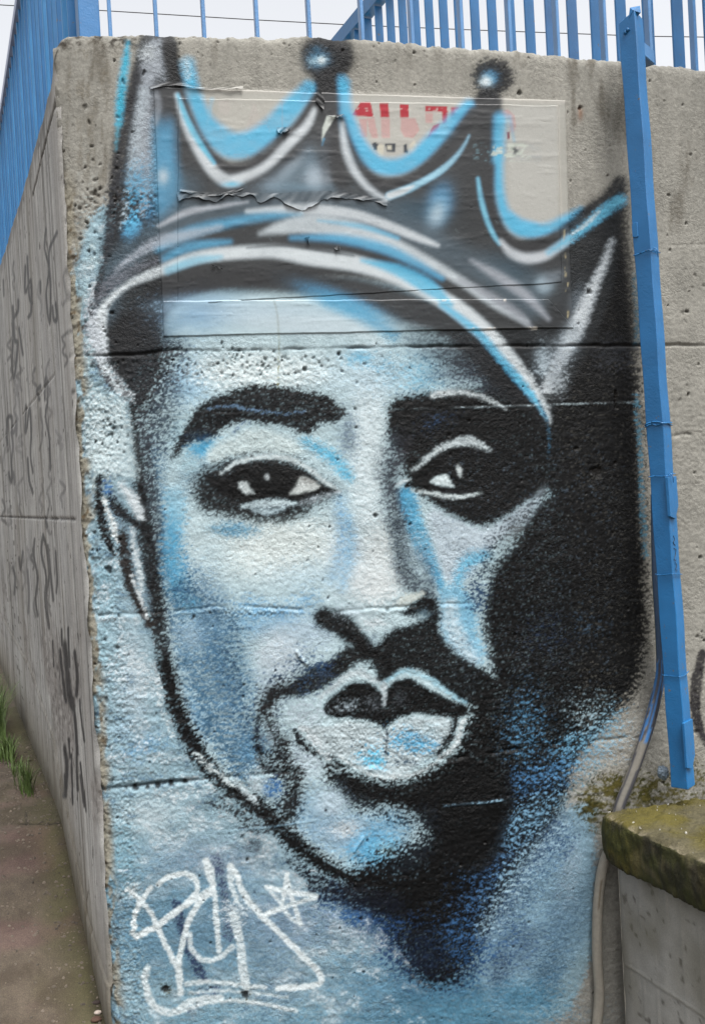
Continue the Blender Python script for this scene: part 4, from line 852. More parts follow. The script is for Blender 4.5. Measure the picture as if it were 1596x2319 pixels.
h += crk; zfoot = gz(TT)
toe = np.interp(TT, [0, .4, 1.2, 2.2, 7], [.16, .22, .62, .75, .8])            # lower lift, a little proud
h += .007*(1-sstep(-.006, .006, ZZ-toe+.012*fbm(TT*6, TT*0, 355, 3)))
h -= .012*np.exp(-TT/.008)*(1+fbm(ZZ*11, ZZ*0, 357, 3)*2)+.02*np.exp(-(zs[None]-ZZ)/.012)
G = base+h[..., None]*NS
top = [P0+tt[:, None]*W+(zs+.004)[:, None]*Z-NS*d for d in (.034, .12, .3)]
G = np.concatenate([G, np.array(top)], 0)
vx = np.concatenate([px, np.repeat(px[-1:], 3, 0)]); vy = np.concatenate([py, np.repeat(py[-1:], 3, 0)])
mt = fbm(TT*2.2, ZZ*.8, 361, 4); stv = fbm(TT*14, ZZ*.9, 363, 4); stf = fbm(TT*50, ZZ*2.0, 365, 3)
c = lin((194, 193, 189))*(1+.34*mt+1.0*stv+.85*stf+.5*fbm(TT*16, ZZ*16, 362, 3))[..., None]
def slay(c, a, k): a = np.clip(a, 0, 1)[..., None]; return c*(1-a)+lin(k)*a
c = slay(c, .7*sstep(.05, .3, stv+.3*mt), (112, 106, 94)); c = slay(c, .55*sstep(.05, .25, fbm(TT*9, ZZ*1.0, 367, 3)), (176, 172, 166))
c = slay(c, .6*sstep(.16, .26, fbm(TT*34, ZZ*1.1, 364, 3)), (72, 66, 58)); c = slay(c, .8*sstep(.3, .36, fbm(TT*40, ZZ*34, 366, 2)), (60, 54, 48)); c = slay(c, .55*sstep(.02, .05, TT)*(1-sstep(.10, .2, TT+.06*stv)), (196, 194, 190)); c = slay(c, .5*rp, (150, 142, 136)); c = slay(c, .5*rp*sstep(.02, .2, fbm(TT*50, ZZ*60, 369, 2)), (84, 76, 72))
damp = 1-sstep(.03, .40, ZZ-zfoot+.1*stv*2); c = slay(c, .55*damp, (112, 98, 66)); c = slay(c, .6*(1-sstep(.0, .14, ZZ-zfoot+.04*stv)), (70, 62, 36))
c = slay(c, .7*(1-sstep(.0, .10, (zs[None]-ZZ)+.10*fbm(TT*20, ZZ*8, 371, 3))), (66, 60, 52))
c = slay(c, .8*np.clip(-crk/.006, 0, 1), (52, 48, 42)); c = slay(c, .6*np.exp(-((ZZ-toe)/.012)**2), (92, 86, 74))
GM = (46, 46, 48)
ink = np.zeros(TT.shape)
def gl(pts, w=2.2, o=.85, zoom=None):
    global ink
    k = .3512; oy = {None: 0, 4: 520.5, 5: 1041., 8: 1361.}[zoom]
    if zoom: pts = [(x*k, oy+y*k) for x, y in pts]
    ink = np.maximum(ink, o*sgn_lines(px, py, pts, w))
gl([(25, 330), (27, 420)], 1.4, .7, 4)
for q in ([(165, 240), (165, 400), (200, 330), (205, 520), (185, 560)], [(85, 500), (95, 700), (115, 740), (95, 950), (80, 880), (85, 720)], [(125, 640), (140, 740), (150, 800)], [(180, 180), (190, 420), (210, 470)],
          [(300, 0), (290, 120), (320, 250), (300, 420), (322, 600), (330, 400), (320, 150), (350, 60), (368, 20)], [(340, 500), (350, 580), (368, 570), (360, 480)], [(290, 1090), (290, 980), (305, 960), (312, 1080), (295, 1200), (320, 1350), (325, 1540)],
          [(255, 1090), (240, 1040), (262, 1010)], [(48, 1380), (50, 1220), (80, 1215), (80, 1300), (98, 1290), (110, 1220), (108, 1320)], [(75, 1310), (85, 1400), (75, 1500), (82, 1590)], [(170, 1140), (165, 1300), (180, 1250), (195, 1150), (205, 1300), (200, 1450), (215, 1560)],
          [(262, 340), (262, 400)], [(120, 460), (118, 520), (95, 560)]): gl(q, 1.8, .8, 4)
for q in ([(60, 90), (75, 140), (90, 90), (95, 150)], [(180, 0), (190, 130), (215, 210)], [(225, 520), (220, 620), (245, 760), (230, 900), (245, 1000)], [(280, 490), (270, 600), (300, 760), (290, 900), (315, 1080), (300, 880), (320, 740), (300, 560), (282, 500)],
          [(310, 560), (330, 760), (345, 900)], [(360, 600), (370, 760), (365, 850)], [(85, 700), (100, 760), (95, 860)], [(125, 640), (135, 700), (150, 600)], [(180, 720), (190, 860), (185, 980)], [(295, 380), (305, 430)]): gl(q, 1.9, .8, 5)
for q, w in (([(385, 330), (400, 480), (420, 640)], 5), ([(420, 300), (430, 420), (445, 600), (470, 680)], 9), ([(440, 180), (445, 300), (450, 420)], 3), ([(400, 190), (400, 280)], 3), ([(480, 340), (495, 470), (490, 600)], 5), ([(470, 640), (490, 800), (500, 980)], 5), ([(510, 640), (530, 800), (545, 900)], 3),
             ([(415, 960), (430, 1060), (425, 1200)], 6), ([(460, 1000), (470, 1300)], 3.5), ([(495, 900), (500, 1100), (505, 1210)], 4), ([(520, 1050), (535, 1180), (545, 1320)], 3), ([(340, 260), (345, 420)], 2), ([(440, 900), (450, 1000)], 4)): gl(q, w*.55, .95, 8)
for q, w in (([(420, 0), (425, 120)], 4), ([(520, 0), (540, 160)], 3), ([(545, 100), (555, 220)], 2.5)):
    ink = np.maximum(ink, .9*sgn_lines(px, py, [(x*.3512, 1757.8+y*.3512) for x, y in q], w*.6))
_q = random.Random(17)
for _k in range(34):
    x0_ = _q.uniform(8, 150); y0_ = _q.uniform(560+x0_*.3, 1300+x0_*2.2); h_ = _q.uniform(30, 90); w_ = _q.uniform(4, 9)
    gl([(x0_+w_*_q.uniform(-1, 1), y0_+h_*j/5) for j in range(6)], 1.5, _q.uniform(.3, .65))
ink *= sstep(-.5, -.15, fbm(TT*30, ZZ*22, 375, 3)+.12)
c = slay(c, ink, GM)
white = np.zeros(TT.shape)
for q in ([(40, 880), (36, 1000), (42, 1120)], [(95, 700), (120, 900)], [(60, 1250), (68, 1400)], [(130, 800), (135, 1000), (145, 1300)]): white = np.maximum(white, .25*sgn_lines(px, py, q, 7))
c = slay(c, white, (190, 190, 190))
cc = np.concatenate([c, np.repeat(c[-1:], 3, 0)]).reshape(-1, 3)
V = G.reshape(-1, 3); me = mesh_np('side_face', V, grid_faces(nt_, nz+3, True), np.clip(cc, 0, 1), np.concatenate([ink.ravel(), np.zeros(3*nt_)]))
side = link('side_face', me, wall, M_side); side['label'] = 'grey board marked side face with black scribbled tags'
# ---- rest of the front wall further right, and its core
def prism(name, poly, z0, z1, parent, mat):
    bm = bmesh.new(); lo = [bm.verts.new((p[0], p[1], z0)) for p in poly]; hi = [bm.verts.new((p[0], p[1], z1)) for p in poly]; n = len(poly)
    bm.faces.new(lo[::-1]); bm.faces.new(hi)
    for i in range(n): bm.faces.new((lo[i], lo[(i+1) % n], hi[(i+1) % n], hi[i]))
    bmesh.ops.recalc_face_normals(bm, faces=bm.faces); me = bpy.data.meshes.new(name); bm.to_mesh(me); bm.free(); return link(name, me, parent, mat)
a = P0+U*2.318; b = P0+U*8
core = prism('wall_extension', [a, b, b-NF*.3, a-NF*.3], -1.2, float(ztop(np.array([2.3]))[0]), wall, M_core)
cin = P0+U*.04+W*.02-NF*.03
prism('wall_core', [P0-NF*.07-NS*.07, P0+U*8-NF*.07, P0+U*8-NF*.29, P0-NF*.29-NS*.29+U*.03+W*.03, P0+W*7-NS*.29, P0+W*7-NS*.07], -.5, 2.68, wall, M_core)
terr = prism('terrace', [P0-NF*.29-NS*.29, P0+U*8-NF*.29, P0+U*8+W*14, P0+W*14-NS*.29], 2.3, 2.62, None, M_core); terr['kind'] = 'structure'

# ================================================================ pasted posters
poster = empty('pasted_poster', onf(360, 760), label='layered old paper poster under the crown paint with torn edges and red letters', cat='poster')
def sheet(name, quad, off, nu, nv, seed, thick=.0012):
    """quad in drawing units: tl, tr, br, bl"""
    u, w = np.meshgrid(np.linspace(0, 1, nu), np.linspace(0, 1, nv)); q = np.array(quad, float)
    x = (q[3, 0]*(1-u)+q[2, 0]*u)*(1-w)+(q[0, 0]*(1-u)+q[1, 0]*u)*w; y = (q[3, 1]*(1-u)+q[2, 1]*u)*(1-w)+(q[0, 1]*(1-u)+q[1, 1]*u)*w
    eu = np.minimum(u, 1-u)*nu; ew = np.minimum(w, 1-w)*nv
    x = x+3*fbm(w*9, u*0+seed, seed, 4)*np.exp(-eu/3); y = y+4*fbm(u*14, w*0+seed, seed+1, 4)*np.exp(-ew/3)
    P = onfv(x.ravel(), y.ravel()).reshape(nv, nu, 3)
    wr = .0007*fbm(u*30, w*16, seed+2, 3)+.0016*np.clip(fbm(u*9+2*w, w*24, seed+3, 3)-.12, 0, 1)*3
    wr += .0006*(pebbles(u*40, w*26, seed)[0] < .10)
    wr += .0012*np.exp(-np.minimum(eu, ew)/1.4)*np.clip(fbm(u*11, w*11, seed+4, 2)+.05, 0, 1)*2
    H = bilin(Hmm, x, y)*.001+off+wr
    Gs = P+H[..., None]*NF; V = Gs.reshape(-1, 3); Qf = grid_faces(nu, nv)
    cl = bilin(col, x.ravel(), y.ravel()); cvv = bilin(cover, x.ravel(), y.ravel())
    # turned-back rim gives the paper its thickness
    idx = np.arange(nu*nv).reshape(nv, nu); rim = np.concatenate([idx[0], idx[1:, -1], idx[-1, -2::-1], idx[-2:0:-1, 0]])
    Vr = V[rim]-NF*(off+.0005); n0 = len(V); V = np.concatenate([V, Vr]); k = len(rim); ar = np.arange(k)
    Qr = np.stack([rim, rim[(ar+1) % k], n0+(ar+1) % k, n0+ar], 1)[:, ::-1]
    pale = cl[rim]*.85
    me = mesh_np(name, V, np.concatenate([Qf, Qr]), np.concatenate([cl, pale]), np.concatenate([cvv, cvv[rim]]))
    me.polygons.foreach_set('use_smooth', np.r_[np.ones(len(Qf), bool), np.zeros(len(Qr), bool)])
    return link(name, me, poster, M_paper)
sheet('paper_sheet', [(348, 197), (1278, 229), (1296, 744), (371, 761)], .0012, 340, 190, 401)
sheet('paper_sheet', [(404, 222), (1262, 240), (1270, 640), (402, 690)], .0017, 300, 150, 411)
sheet('paper_sheet', [(369, 681), (1240, 677), (1298, 742), (371, 762)], .0018, 300, 24, 421)
rnd = random.Random(4)
def flap(pts_top, pts_bot, lift, shade=1., name='torn_flap', nv=7, off=.005):
    """a strip of loose paper: held along pts_top, standing off along pts_bot (drawing units)"""
    n = max(len(pts_top), len(pts_bot))*4
    def rs_(p):
        p = spline(p, 6) if len(p) > 2 else np.array(p, float); L = np.r_[0, np.cumsum(np.hypot(*np.diff(p, axis=0).T))]; t = np.linspace(0, L[-1], n)
        return np.stack([np.interp(t, L, p[:, 0]), np.interp(t, L, p[:, 1])], 1)
    A = rs_(pts_top); B = rs_(pts_bot)+np.array([[rnd.uniform(-1, 1), rnd.uniform(-2.2, 2.2)] for _ in range(n)])
    V = []; cl = []
    for j in range(nv):
        w = j/(nv-1); X = A*(1-w)+B*w
        for i, (x, y) in enumerate(X):
            o = off+lift*(w**1.5)*(.55+.45*math.sin(i*.9+j*.3))+.0015*math.sin(i*2.1+j)
            V.append(onf(x, y)+NF*o); cl.append(X[i])
    V = np.array(V); cl = np.array(cl); cc_ = bilin(col, cl[:, 0], cl[:, 1])*shade; cp = np.full(len(V), .8)
    me = mesh_np(name, V, grid_faces(n, nv, True), cc_, cp); return link(name, me, poster, M_paper)
def zA(p): return [(100+x/2, 80+y/2) for x, y in p]
flap(zA([(600, 712), (800, 712), (1060, 716), (1300, 708), (1550, 745)]), zA([(612, 760), (650, 738), (710, 742), (780, 756), (830, 728), (900, 732), (940, 726), (980, 762), (1050, 735), (1090, 768), (1170, 792), (1235, 762), (1290, 742), (1400, 748), (1480, 752), (1548, 776)]), .006, .85)
flap(zA([(620, 690), (760, 722), (900, 690)]), zA([(616, 712), (760, 732), (900, 700)]), .005)
flap(zA([(1280, 366), (1356, 360)]), zA([(1310, 374), (1352, 372)]), .008, .5)
flap(zA([(1240, 236), (1228, 300)]), zA([(1270, 300), (1262, 340)]), .004, .8)
flap(zA([(1050, 420), (1120, 418)]), zA([(1056, 450), (1090, 446)]), .009, .6)
flap(zA([(1175, 920), (1205, 960)]), zA([(1200, 916), (1188, 938)]), .008, .9)
flap(zA([(1310, 965), (1335, 948)]), zA([(1322, 975), (1342, 972)]), .006, 1.)
flap(zA([(750, 1040), (800, 1056)]), zA([(762, 1046), (808, 1062)]), .006, 1.2)
flap(zA([(480, 232), (600, 212), (720, 240), (900, 232)]), zA([(484, 246), (600, 226), (720, 252), (900, 246)]), .004, .9)
# ================================================================ helpers for solid pieces
def solid(name, V, Fs, parent, mat, smooth=False, bev=0.):
    me = bpy.data.meshes.new(name); bm = bmesh.new(); vs = [bm.verts.new(tuple(p)) for p in V]
    for f in Fs: bm.faces.new([vs[i] for i in f])
    bmesh.ops.recalc_face_normals(bm, faces=bm.faces)
    if bev: bmesh.ops.bevel(bm, geom=list(bm.edges), offset=bev, segments=1, affect='EDGES')
    bm.to_mesh(me); bm.free(); return link(name, me, parent, mat, smooth)
def bar(name, a, b, ax, ay, wx_, wy_, parent, mat, bev=.0015):
    """prism from a to b; section along unit vectors ax, ay, full widths wx_, wy_"""
    a = np.array(a, float); b = np.array(b, float); V = []
    for p in (a, b):
        for i, j in ((-1, -1), (1, -1), (1, 1), (-1, 1)): V.append(p+ax*i*wx_/2+ay*j*wy_/2)
    return solid(name, V, [(0, 1, 2, 3), (4, 5, 6, 7), (0, 1, 5, 4), (1, 2, 6, 5), (2, 3, 7, 6), (3, 0, 4, 7)], parent, mat, False, bev)
def tube(name, pts, rads, parent, mat, seg=14, cfun=None, closed=True):
    pts = np.array(pts, float); V = []; n = len(pts); up = np.array([.13, .21, .97]); cl = []
    rads = rads if hasattr(rads, '__len__') else [rads]*n
    for i in range(n):
        t = pts[min(i+1, n-1)]-pts[max(i-1, 0)]; t /= np.linalg.norm(t); e = np.cross(t, NF if abs(t@NF) < .8 else up); e /= np.linalg.norm(e); f = np.cross(t, e)
        for k in range(seg):
            a = 2*math.pi*k/seg; V.append(pts[i]+(e*math.cos(a)+f*math.sin(a))*rads[i])
            if cfun: cl.append(cfun(i/(n-1), a))
    Fs = [(i*seg+k, i*seg+(k+1) % seg, (i+1)*seg+(k+1) % seg, (i+1)*seg+k) for i in range(n-1) for k in range(seg)]
    me = mesh_np(name, np.array(V), np.array(Fs), np.array(cl) if cfun else None, np.zeros(len(V)) if cfun else None)
    return link(name, me, parent, mat)
# ================================================================ blue railing over the painted wall
SB = [.16, .288, .423, .577, .732, .892, 1.047, 1.205, 1.362, 1.521, 1.683, 1.84, 2.0, 2.155, 2.31, 2.47, 2.63, 2.79, 2.95]
rail = empty('front_railing', P0+U*.9-NF*.06+Z*2.8, label='thin upright blue bars with wide gaps standing on top of the painted wall', cat='railing')
for i, sb in enumerate(SB):
    p = P0+U*sb-NF*.055; z0 = float(ztop(np.array([sb]))[0])-.03
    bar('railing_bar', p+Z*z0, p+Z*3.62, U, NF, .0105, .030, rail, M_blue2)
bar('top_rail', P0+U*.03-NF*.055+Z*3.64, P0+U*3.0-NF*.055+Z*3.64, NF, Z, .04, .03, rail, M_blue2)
# corner post and the railing running back over the side wall
sr = empty('side_railing', P0+W*2-NS*.05+Z*2.8, label='dense row of blue upright bars running away over the side wall at the left', cat='railing')
def sp(x, y, off): q = hit(x, y, P0+NS*off, NS); return float((q-P0)@W), float(q[2])
pc = onf(200, 60, -.07); ps = float((pc-P0)@U); pc = P0+U*ps-NF*.07
bar('corner_post', pc+Z*2.70, pc+Z*3.66, NS, W, .058, .058, sr, M_blue)
for k in range(34):
    p = P0-NS*.085+W*(.14+.118*k); z0 = 2.70
    bar('railing_bar', p+Z*z0, p+Z*3.60, NS, W, .036, .012, sr, (M_blue, M_blue4, M_blue, M_blue3b)[k % 4], .003)
bar('top_rail', P0-NS*.085+W*.06+Z*3.625, P0-NS*.085+W*4.3+Z*3.625, NS, Z, .052, .04, sr, M_rail)
# second, taller railing beyond, running parallel to the side wall
br = empty('rear_railing', P0+U*1.9+W*.6+Z*2.62, label='taller blue railing of wide flat bars behind the right half of the wall top', cat='railing')
xs = [800, 828, 857, 885, 912, 941, 973, 1005, 1041, 1078, 1115, 1155, 1199, 1246, 1296, 1347, 1402, 1462, 1530]
A0 = CAM+ray(857, 200)*(5.6/F); A0[2] = 0
pl = A0; nrm = NS
def onb(x, y=200): return hit(x, y, pl, nrm)
ts = []
for x in xs[2:17]:
    q = onb(x, 60); ts.append(float((q-pl)@W))
i_ = np.arange(len(ts)); kf = np.polyfit(i_, ts, 1)
for i in range(-7, 20):
    t = kf[0]*i+kf[1]; p = pl+W*t; p = np.array([p[0], p[1], 0])
    bar('railing_bar', p+Z*2.62, p+Z*4.20, NS, W, .046, .010, br, M_blue3 if i in (11, 12) else M_blue)
pa = pl+W*(kf[0]*-8+kf[1]); pb = pl+W*(kf[0]*20+kf[1])
bar('top_rail', [pa[0], pa[1], 4.25], [pb[0], pb[1], 4.25], NS, Z, .06, .085, br, M_blue)
print('rear rail spacing', kf)
# overhead cable far behind
def atd(x, y, D): return CAM+ray(x, y)*(D/F)
cp = [atd(x, y, 13.) for x, y in [(-300, -8), (0, 11), (218, 23), (560, 44), (787, 56), (1050, 67), (1459, 82), (1596, 84), (2000, 90)]]
cab = tube('overhead_cable', cp, .0065, None, M_cable, 6); tag(cab, 'thin black cable crossing the white sky behind the railings', 'cable')
# ================================================================ leaning blue post with its ties
POFF = .10
def pf(x, y, off=POFF): return onf(x, y, off)
post = empty('blue_post', pf(1535, 1781), label='tall blue painted steel box post leaning in front of the wall, bound with wire', cat='post')
EL = [(1399, 53), (1436, 560), (1469, 1081), (1501, 1602), (1518, 1783)]; ER = [(1437.6, 44), (1473, 560), (1508, 1081), (1539.5, 1602), (1553.5, 1783)]
l0 = pf(*EL[0]); l1 = pf(*EL[-1]); r0 = pf(*ER[0]); r1 = pf(*ER[-1])
ax_ = (r0-l0+r1-l1)/2; wF = float(np.linalg.norm(ax_ - (l1-l0)/np.linalg.norm(l1-l0)*(ax_@((l1-l0)/np.linalg.norm(l1-l0)))))
print('post face', wF, l0, l1)
D = (l1-l0); Ln = np.linalg.norm(D); D /= Ln
_v = ray(1475, 900); _v[2] = 0; _v /= np.linalg.norm(_v); _p = np.array([_v[1], -_v[0], 0]); _a = math.radians(25)
ex = _p*math.cos(_a)-_v*math.sin(_a); ex = ex-D*(ex@D); ex /= np.linalg.norm(ex); ey = np.cross(D, ex); ey *= np.sign(ey@NF)      # ey outwards to the camera
def PP(t, a, b): return l0+D*t+ex*a-ey*b
wF = .054; dF = .053
m = 40; V = []; ring = [(0, 0), (wF, 0), (wF, dF), (0, dF)]
ptube = []
rr = random.Random(3)
for k in range(m):
    t = Ln*k/(m-1)
    j = .0012*math.sin(k*1.3)
    ptube += [PP(t, a+j*(1 if a else -1), b-.0008*math.sin(k*.8)) for a, b in ring]
Fs = [(k*4+i, k*4+(i+1) % 4, (k+1)*4+(i+1) % 4, (k+1)*4+i) for k in range(m-1) for i in range(4)]+[(0, 1, 2, 3), (4*m-4, 4*m-3, 4*m-2, 4*m-1)]
# torn upper end: raise the right edge into a crumpled point
ptube[1] = PP(-.022, wF, 0); ptube[2] = PP(-.010, wF, dF); 
solid('post_tube', ptube, Fs, post, M_blue, False, .0022)
solid('bent_tip', [PP(-.020, wF-.004, -.002), PP(-.034, wF-.016, .004), PP(-.030, wF+.004, .01), PP(-.012, wF+.012, .016), PP(-.036, wF+.008, .022), PP(-.004, wF-.01, .02), PP(-.002, wF-.02, -.001)], [(0, 1, 2), (0, 2, 3), (2, 4, 3), (0, 3, 5), (1, 4, 2), (0, 5, 6), (1, 0, 6)], post, M_blue)
for k, (t, a) in enumerate(((.035, .022), (.03, .030))):
    bm = bmesh.new(); bmesh.ops.create_icosphere(bm, subdivisions=2, radius=.006)
    for v_ in bm.verts: v_.co = v_.co*(1+.35*math.sin(v_.co.x*900+v_.co.z*700))
    c_ = PP(t, a, -.001); bmesh.ops.translate(bm, verts=bm.verts, vec=Vector(c_)); me = bpy.data.meshes.new('weld_lump'); bm.to_mesh(me); bm.free(); link('weld_lump', me, post, M_blue, True)
def tpos(y): return Ln*np.interp(y, [EL[0][1], EL[1][1], EL[2][1], EL[3][1], EL[4][1]], [float((pf(*q)-l0)@D)/Ln for q in EL])
def wire(y0, tail, seed, r=.0016):
    t0 = tpos(y0); q = random.Random(seed); pts = []
    for (a, b) in [(-.003, dF), (-.003, .0), (wF*.3, -.003), (wF*.7, -.003), (wF+.003, -.002), (wF+.004, dF*.5), (wF+.004, dF)]: pts.append(PP(t0+q.uniform(-.004, .004), a, b))
    tube('tie_wire', spline(pts, 4), r, post, M_blue, 6)
    if tail: tube('tie_wire', spline([PP(t0, wF+.002, 0), PP(t0-.006, wF+.010, .004), PP(t0+.004, wF+.018, .004), PP(t0+.022, wF+.016, .01)], 4), r, post, M_blue, 6)
wire(576, True, 1); wire(960, False, 2, .0024); wire(964, False, 8, .002); wire(1080, True, 3); wire(1302, False, 4, .0013); wire(1527, False, 5, .0013)
def plate(nm, y0, y1, a0, a1, b, th, cut=.3, side=True):
    """a lapping strip on the right face (side) or the front face"""
    t0, t1 = tpos(y0), tpos(y1); o = []
    prof = [(t0, a0), (t0, a1), (t1-(t1-t0)*cut, a1), (t1, (a0+a1)/2+.004), (t1-(t1-t0)*.08, a0), ]
    for s_ in (0, th):
        for t, a in prof: o.append(PP(t, wF+s_, a) if side else PP(t, a, -s_))
    n = len(prof); solid(nm, o, [tuple(range(n)), tuple(range(n, 2*n))]+[(i, (i+1) % n, n+(i+1) % n, n+i) for i in range(n)], post, M_blue, False, .001)
plate('lapped_strip', 1083, 1178, -.012, .048, 0, .010); plate('lapped_strip', 1632, 1740, -.012, .050, 0, .008, .25)
plate('lapped_strip', 506, 540, .0, .018, 0, .004, .05, False)
# bracket that holds the post to the wall top
bz = fsz(1470, 118)[1]
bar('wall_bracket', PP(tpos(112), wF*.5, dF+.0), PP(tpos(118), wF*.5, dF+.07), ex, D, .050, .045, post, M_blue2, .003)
bar('rusty_plate', PP(tpos(74), -.004, .034), PP(tpos(138), -.004, .040), ex, ey, .012, .030, post, M_rust, .002)
# dark scribble on the side face
for i, (y0, pts) in enumerate([(1215, [(.0, 0), (.008, .012), (-.004, .02), (.010, .03)]), (1243, [(.0, 0), (.012, .006), (.006, .02), (-.004, .034), (.010, .036)]), (1275, [(0, 0), (.010, .008), (.002, .022), (.014, .024)])]):
    t0 = tpos(y0); tube('marker_scribble', spline([PP(t0+dy, wF+.0012, .016+dx) for dx, dy in pts], 4), .0009, post, M_cable, 5)
# ================================================================ low wall and its coping on the right
OW = .058
S0, ZC = fsz(1387, 1930, OW)
ct = fsz(1355, 1838, OW); cz = ct[1]
print('low wall', S0, ZC, ct, fsz(1510, 1792, OW))
LW = empty('low_wall', P0+U*(S0+.3)+NF*.8, label='low grey concrete wall with a thick mossy brown coping slab at the right', cat='wall')
FWD = -W                                            # towards the viewer
perp = np.array([FWD[1], -FWD[0], 0.]);  perp *= np.sign(perp@U)         # to the right
def lowface():
    nu, nv = 260, 220; a, b = np.meshgrid(np.linspace(0, 1.75, nu), np.linspace(-.8, ZC+.03, nv))
    org = P0+U*S0+NF*OW
    # ground lies lower in front of this wall too
    h = .004*fbm(a*3, b*3, 501, 4)+.0012*fbm(a*60, b*5, 503, 3)
    for k, x in enumerate([.055, .115, .175, .235, .30, .37, .44, .52, .6, .7, .8, .9]):
        h += (.0026*np.exp(-((a-x-.006*fbm(b*4, b*0, 505+k, 2))/.003)**2))*np.clip(.5+3*fbm(b*9, a*0+k, 506, 2), 0, 1.4)
    zj = fsz(1376, 2179, OW)[1]; jl = b-zj-.008*fbm(a*12, b*0, 507, 3); h += .003*np.exp(-(jl/.004)**2)-.0025*(jl < 0)
    h -= .02*np.exp(-a/.012)*(1+fbm(b*20, b*0, 509, 3))
    G = org+a[..., None]*FWD+b[..., None]*Z-h[..., None]*perp
    c = lin((176, 173, 166))*(1+.34*fbm(a*3, b*1.5, 511, 4)+.24*fbm(a*26, b*2.2, 513, 3)+.2*fbm(a*40, b*40, 515, 2))[..., None]
    pt = sstep(.24, .34, fbm(a*45, b*45, 517, 2))
    for k_, m_ in (((90, 84, 76), .7*pt), ((176, 172, 160), .5*np.exp(-(jl/.004)**2)), ((84, 80, 62), .6*(1-sstep(0, .10, ZC+.03-b+.08*fbm(a*12, b*3, 519, 3)))), ((30, 29, 28), .8*np.exp(-a/.008)), ((112, 106, 84), .5*sstep(.0, .25, fbm(a*5, b*3, 521, 3)))):
        m_ = np.clip(m_, 0, 1)[..., None]; c = c*(1-m_)+lin(k_)*m_
    V = G.reshape(-1, 3)
    ret = [org+FWD*x_+Z*(-.42+(ZC+.03+.42)*j/(nv-1))+perp*.5 for j in range(nv) for x_ in (0,)]
    me = mesh_np('wall_body', V, grid_faces(nu, nv, True), np.clip(c.reshape(-1, 3), 0, 1), np.zeros(len(V)))
    return link('wall_body', me, LW, M_low)
lowface()
o_ = P0+U*S0+NF*OW
prism('wall_core', [o_+perp*.012+FWD*.004, o_+perp*.6+FWD*.004-0*U, o_+perp*.6+FWD*1.75, o_+perp*.012+FWD*1.75], -.8, ZC+.01, LW, M_core)
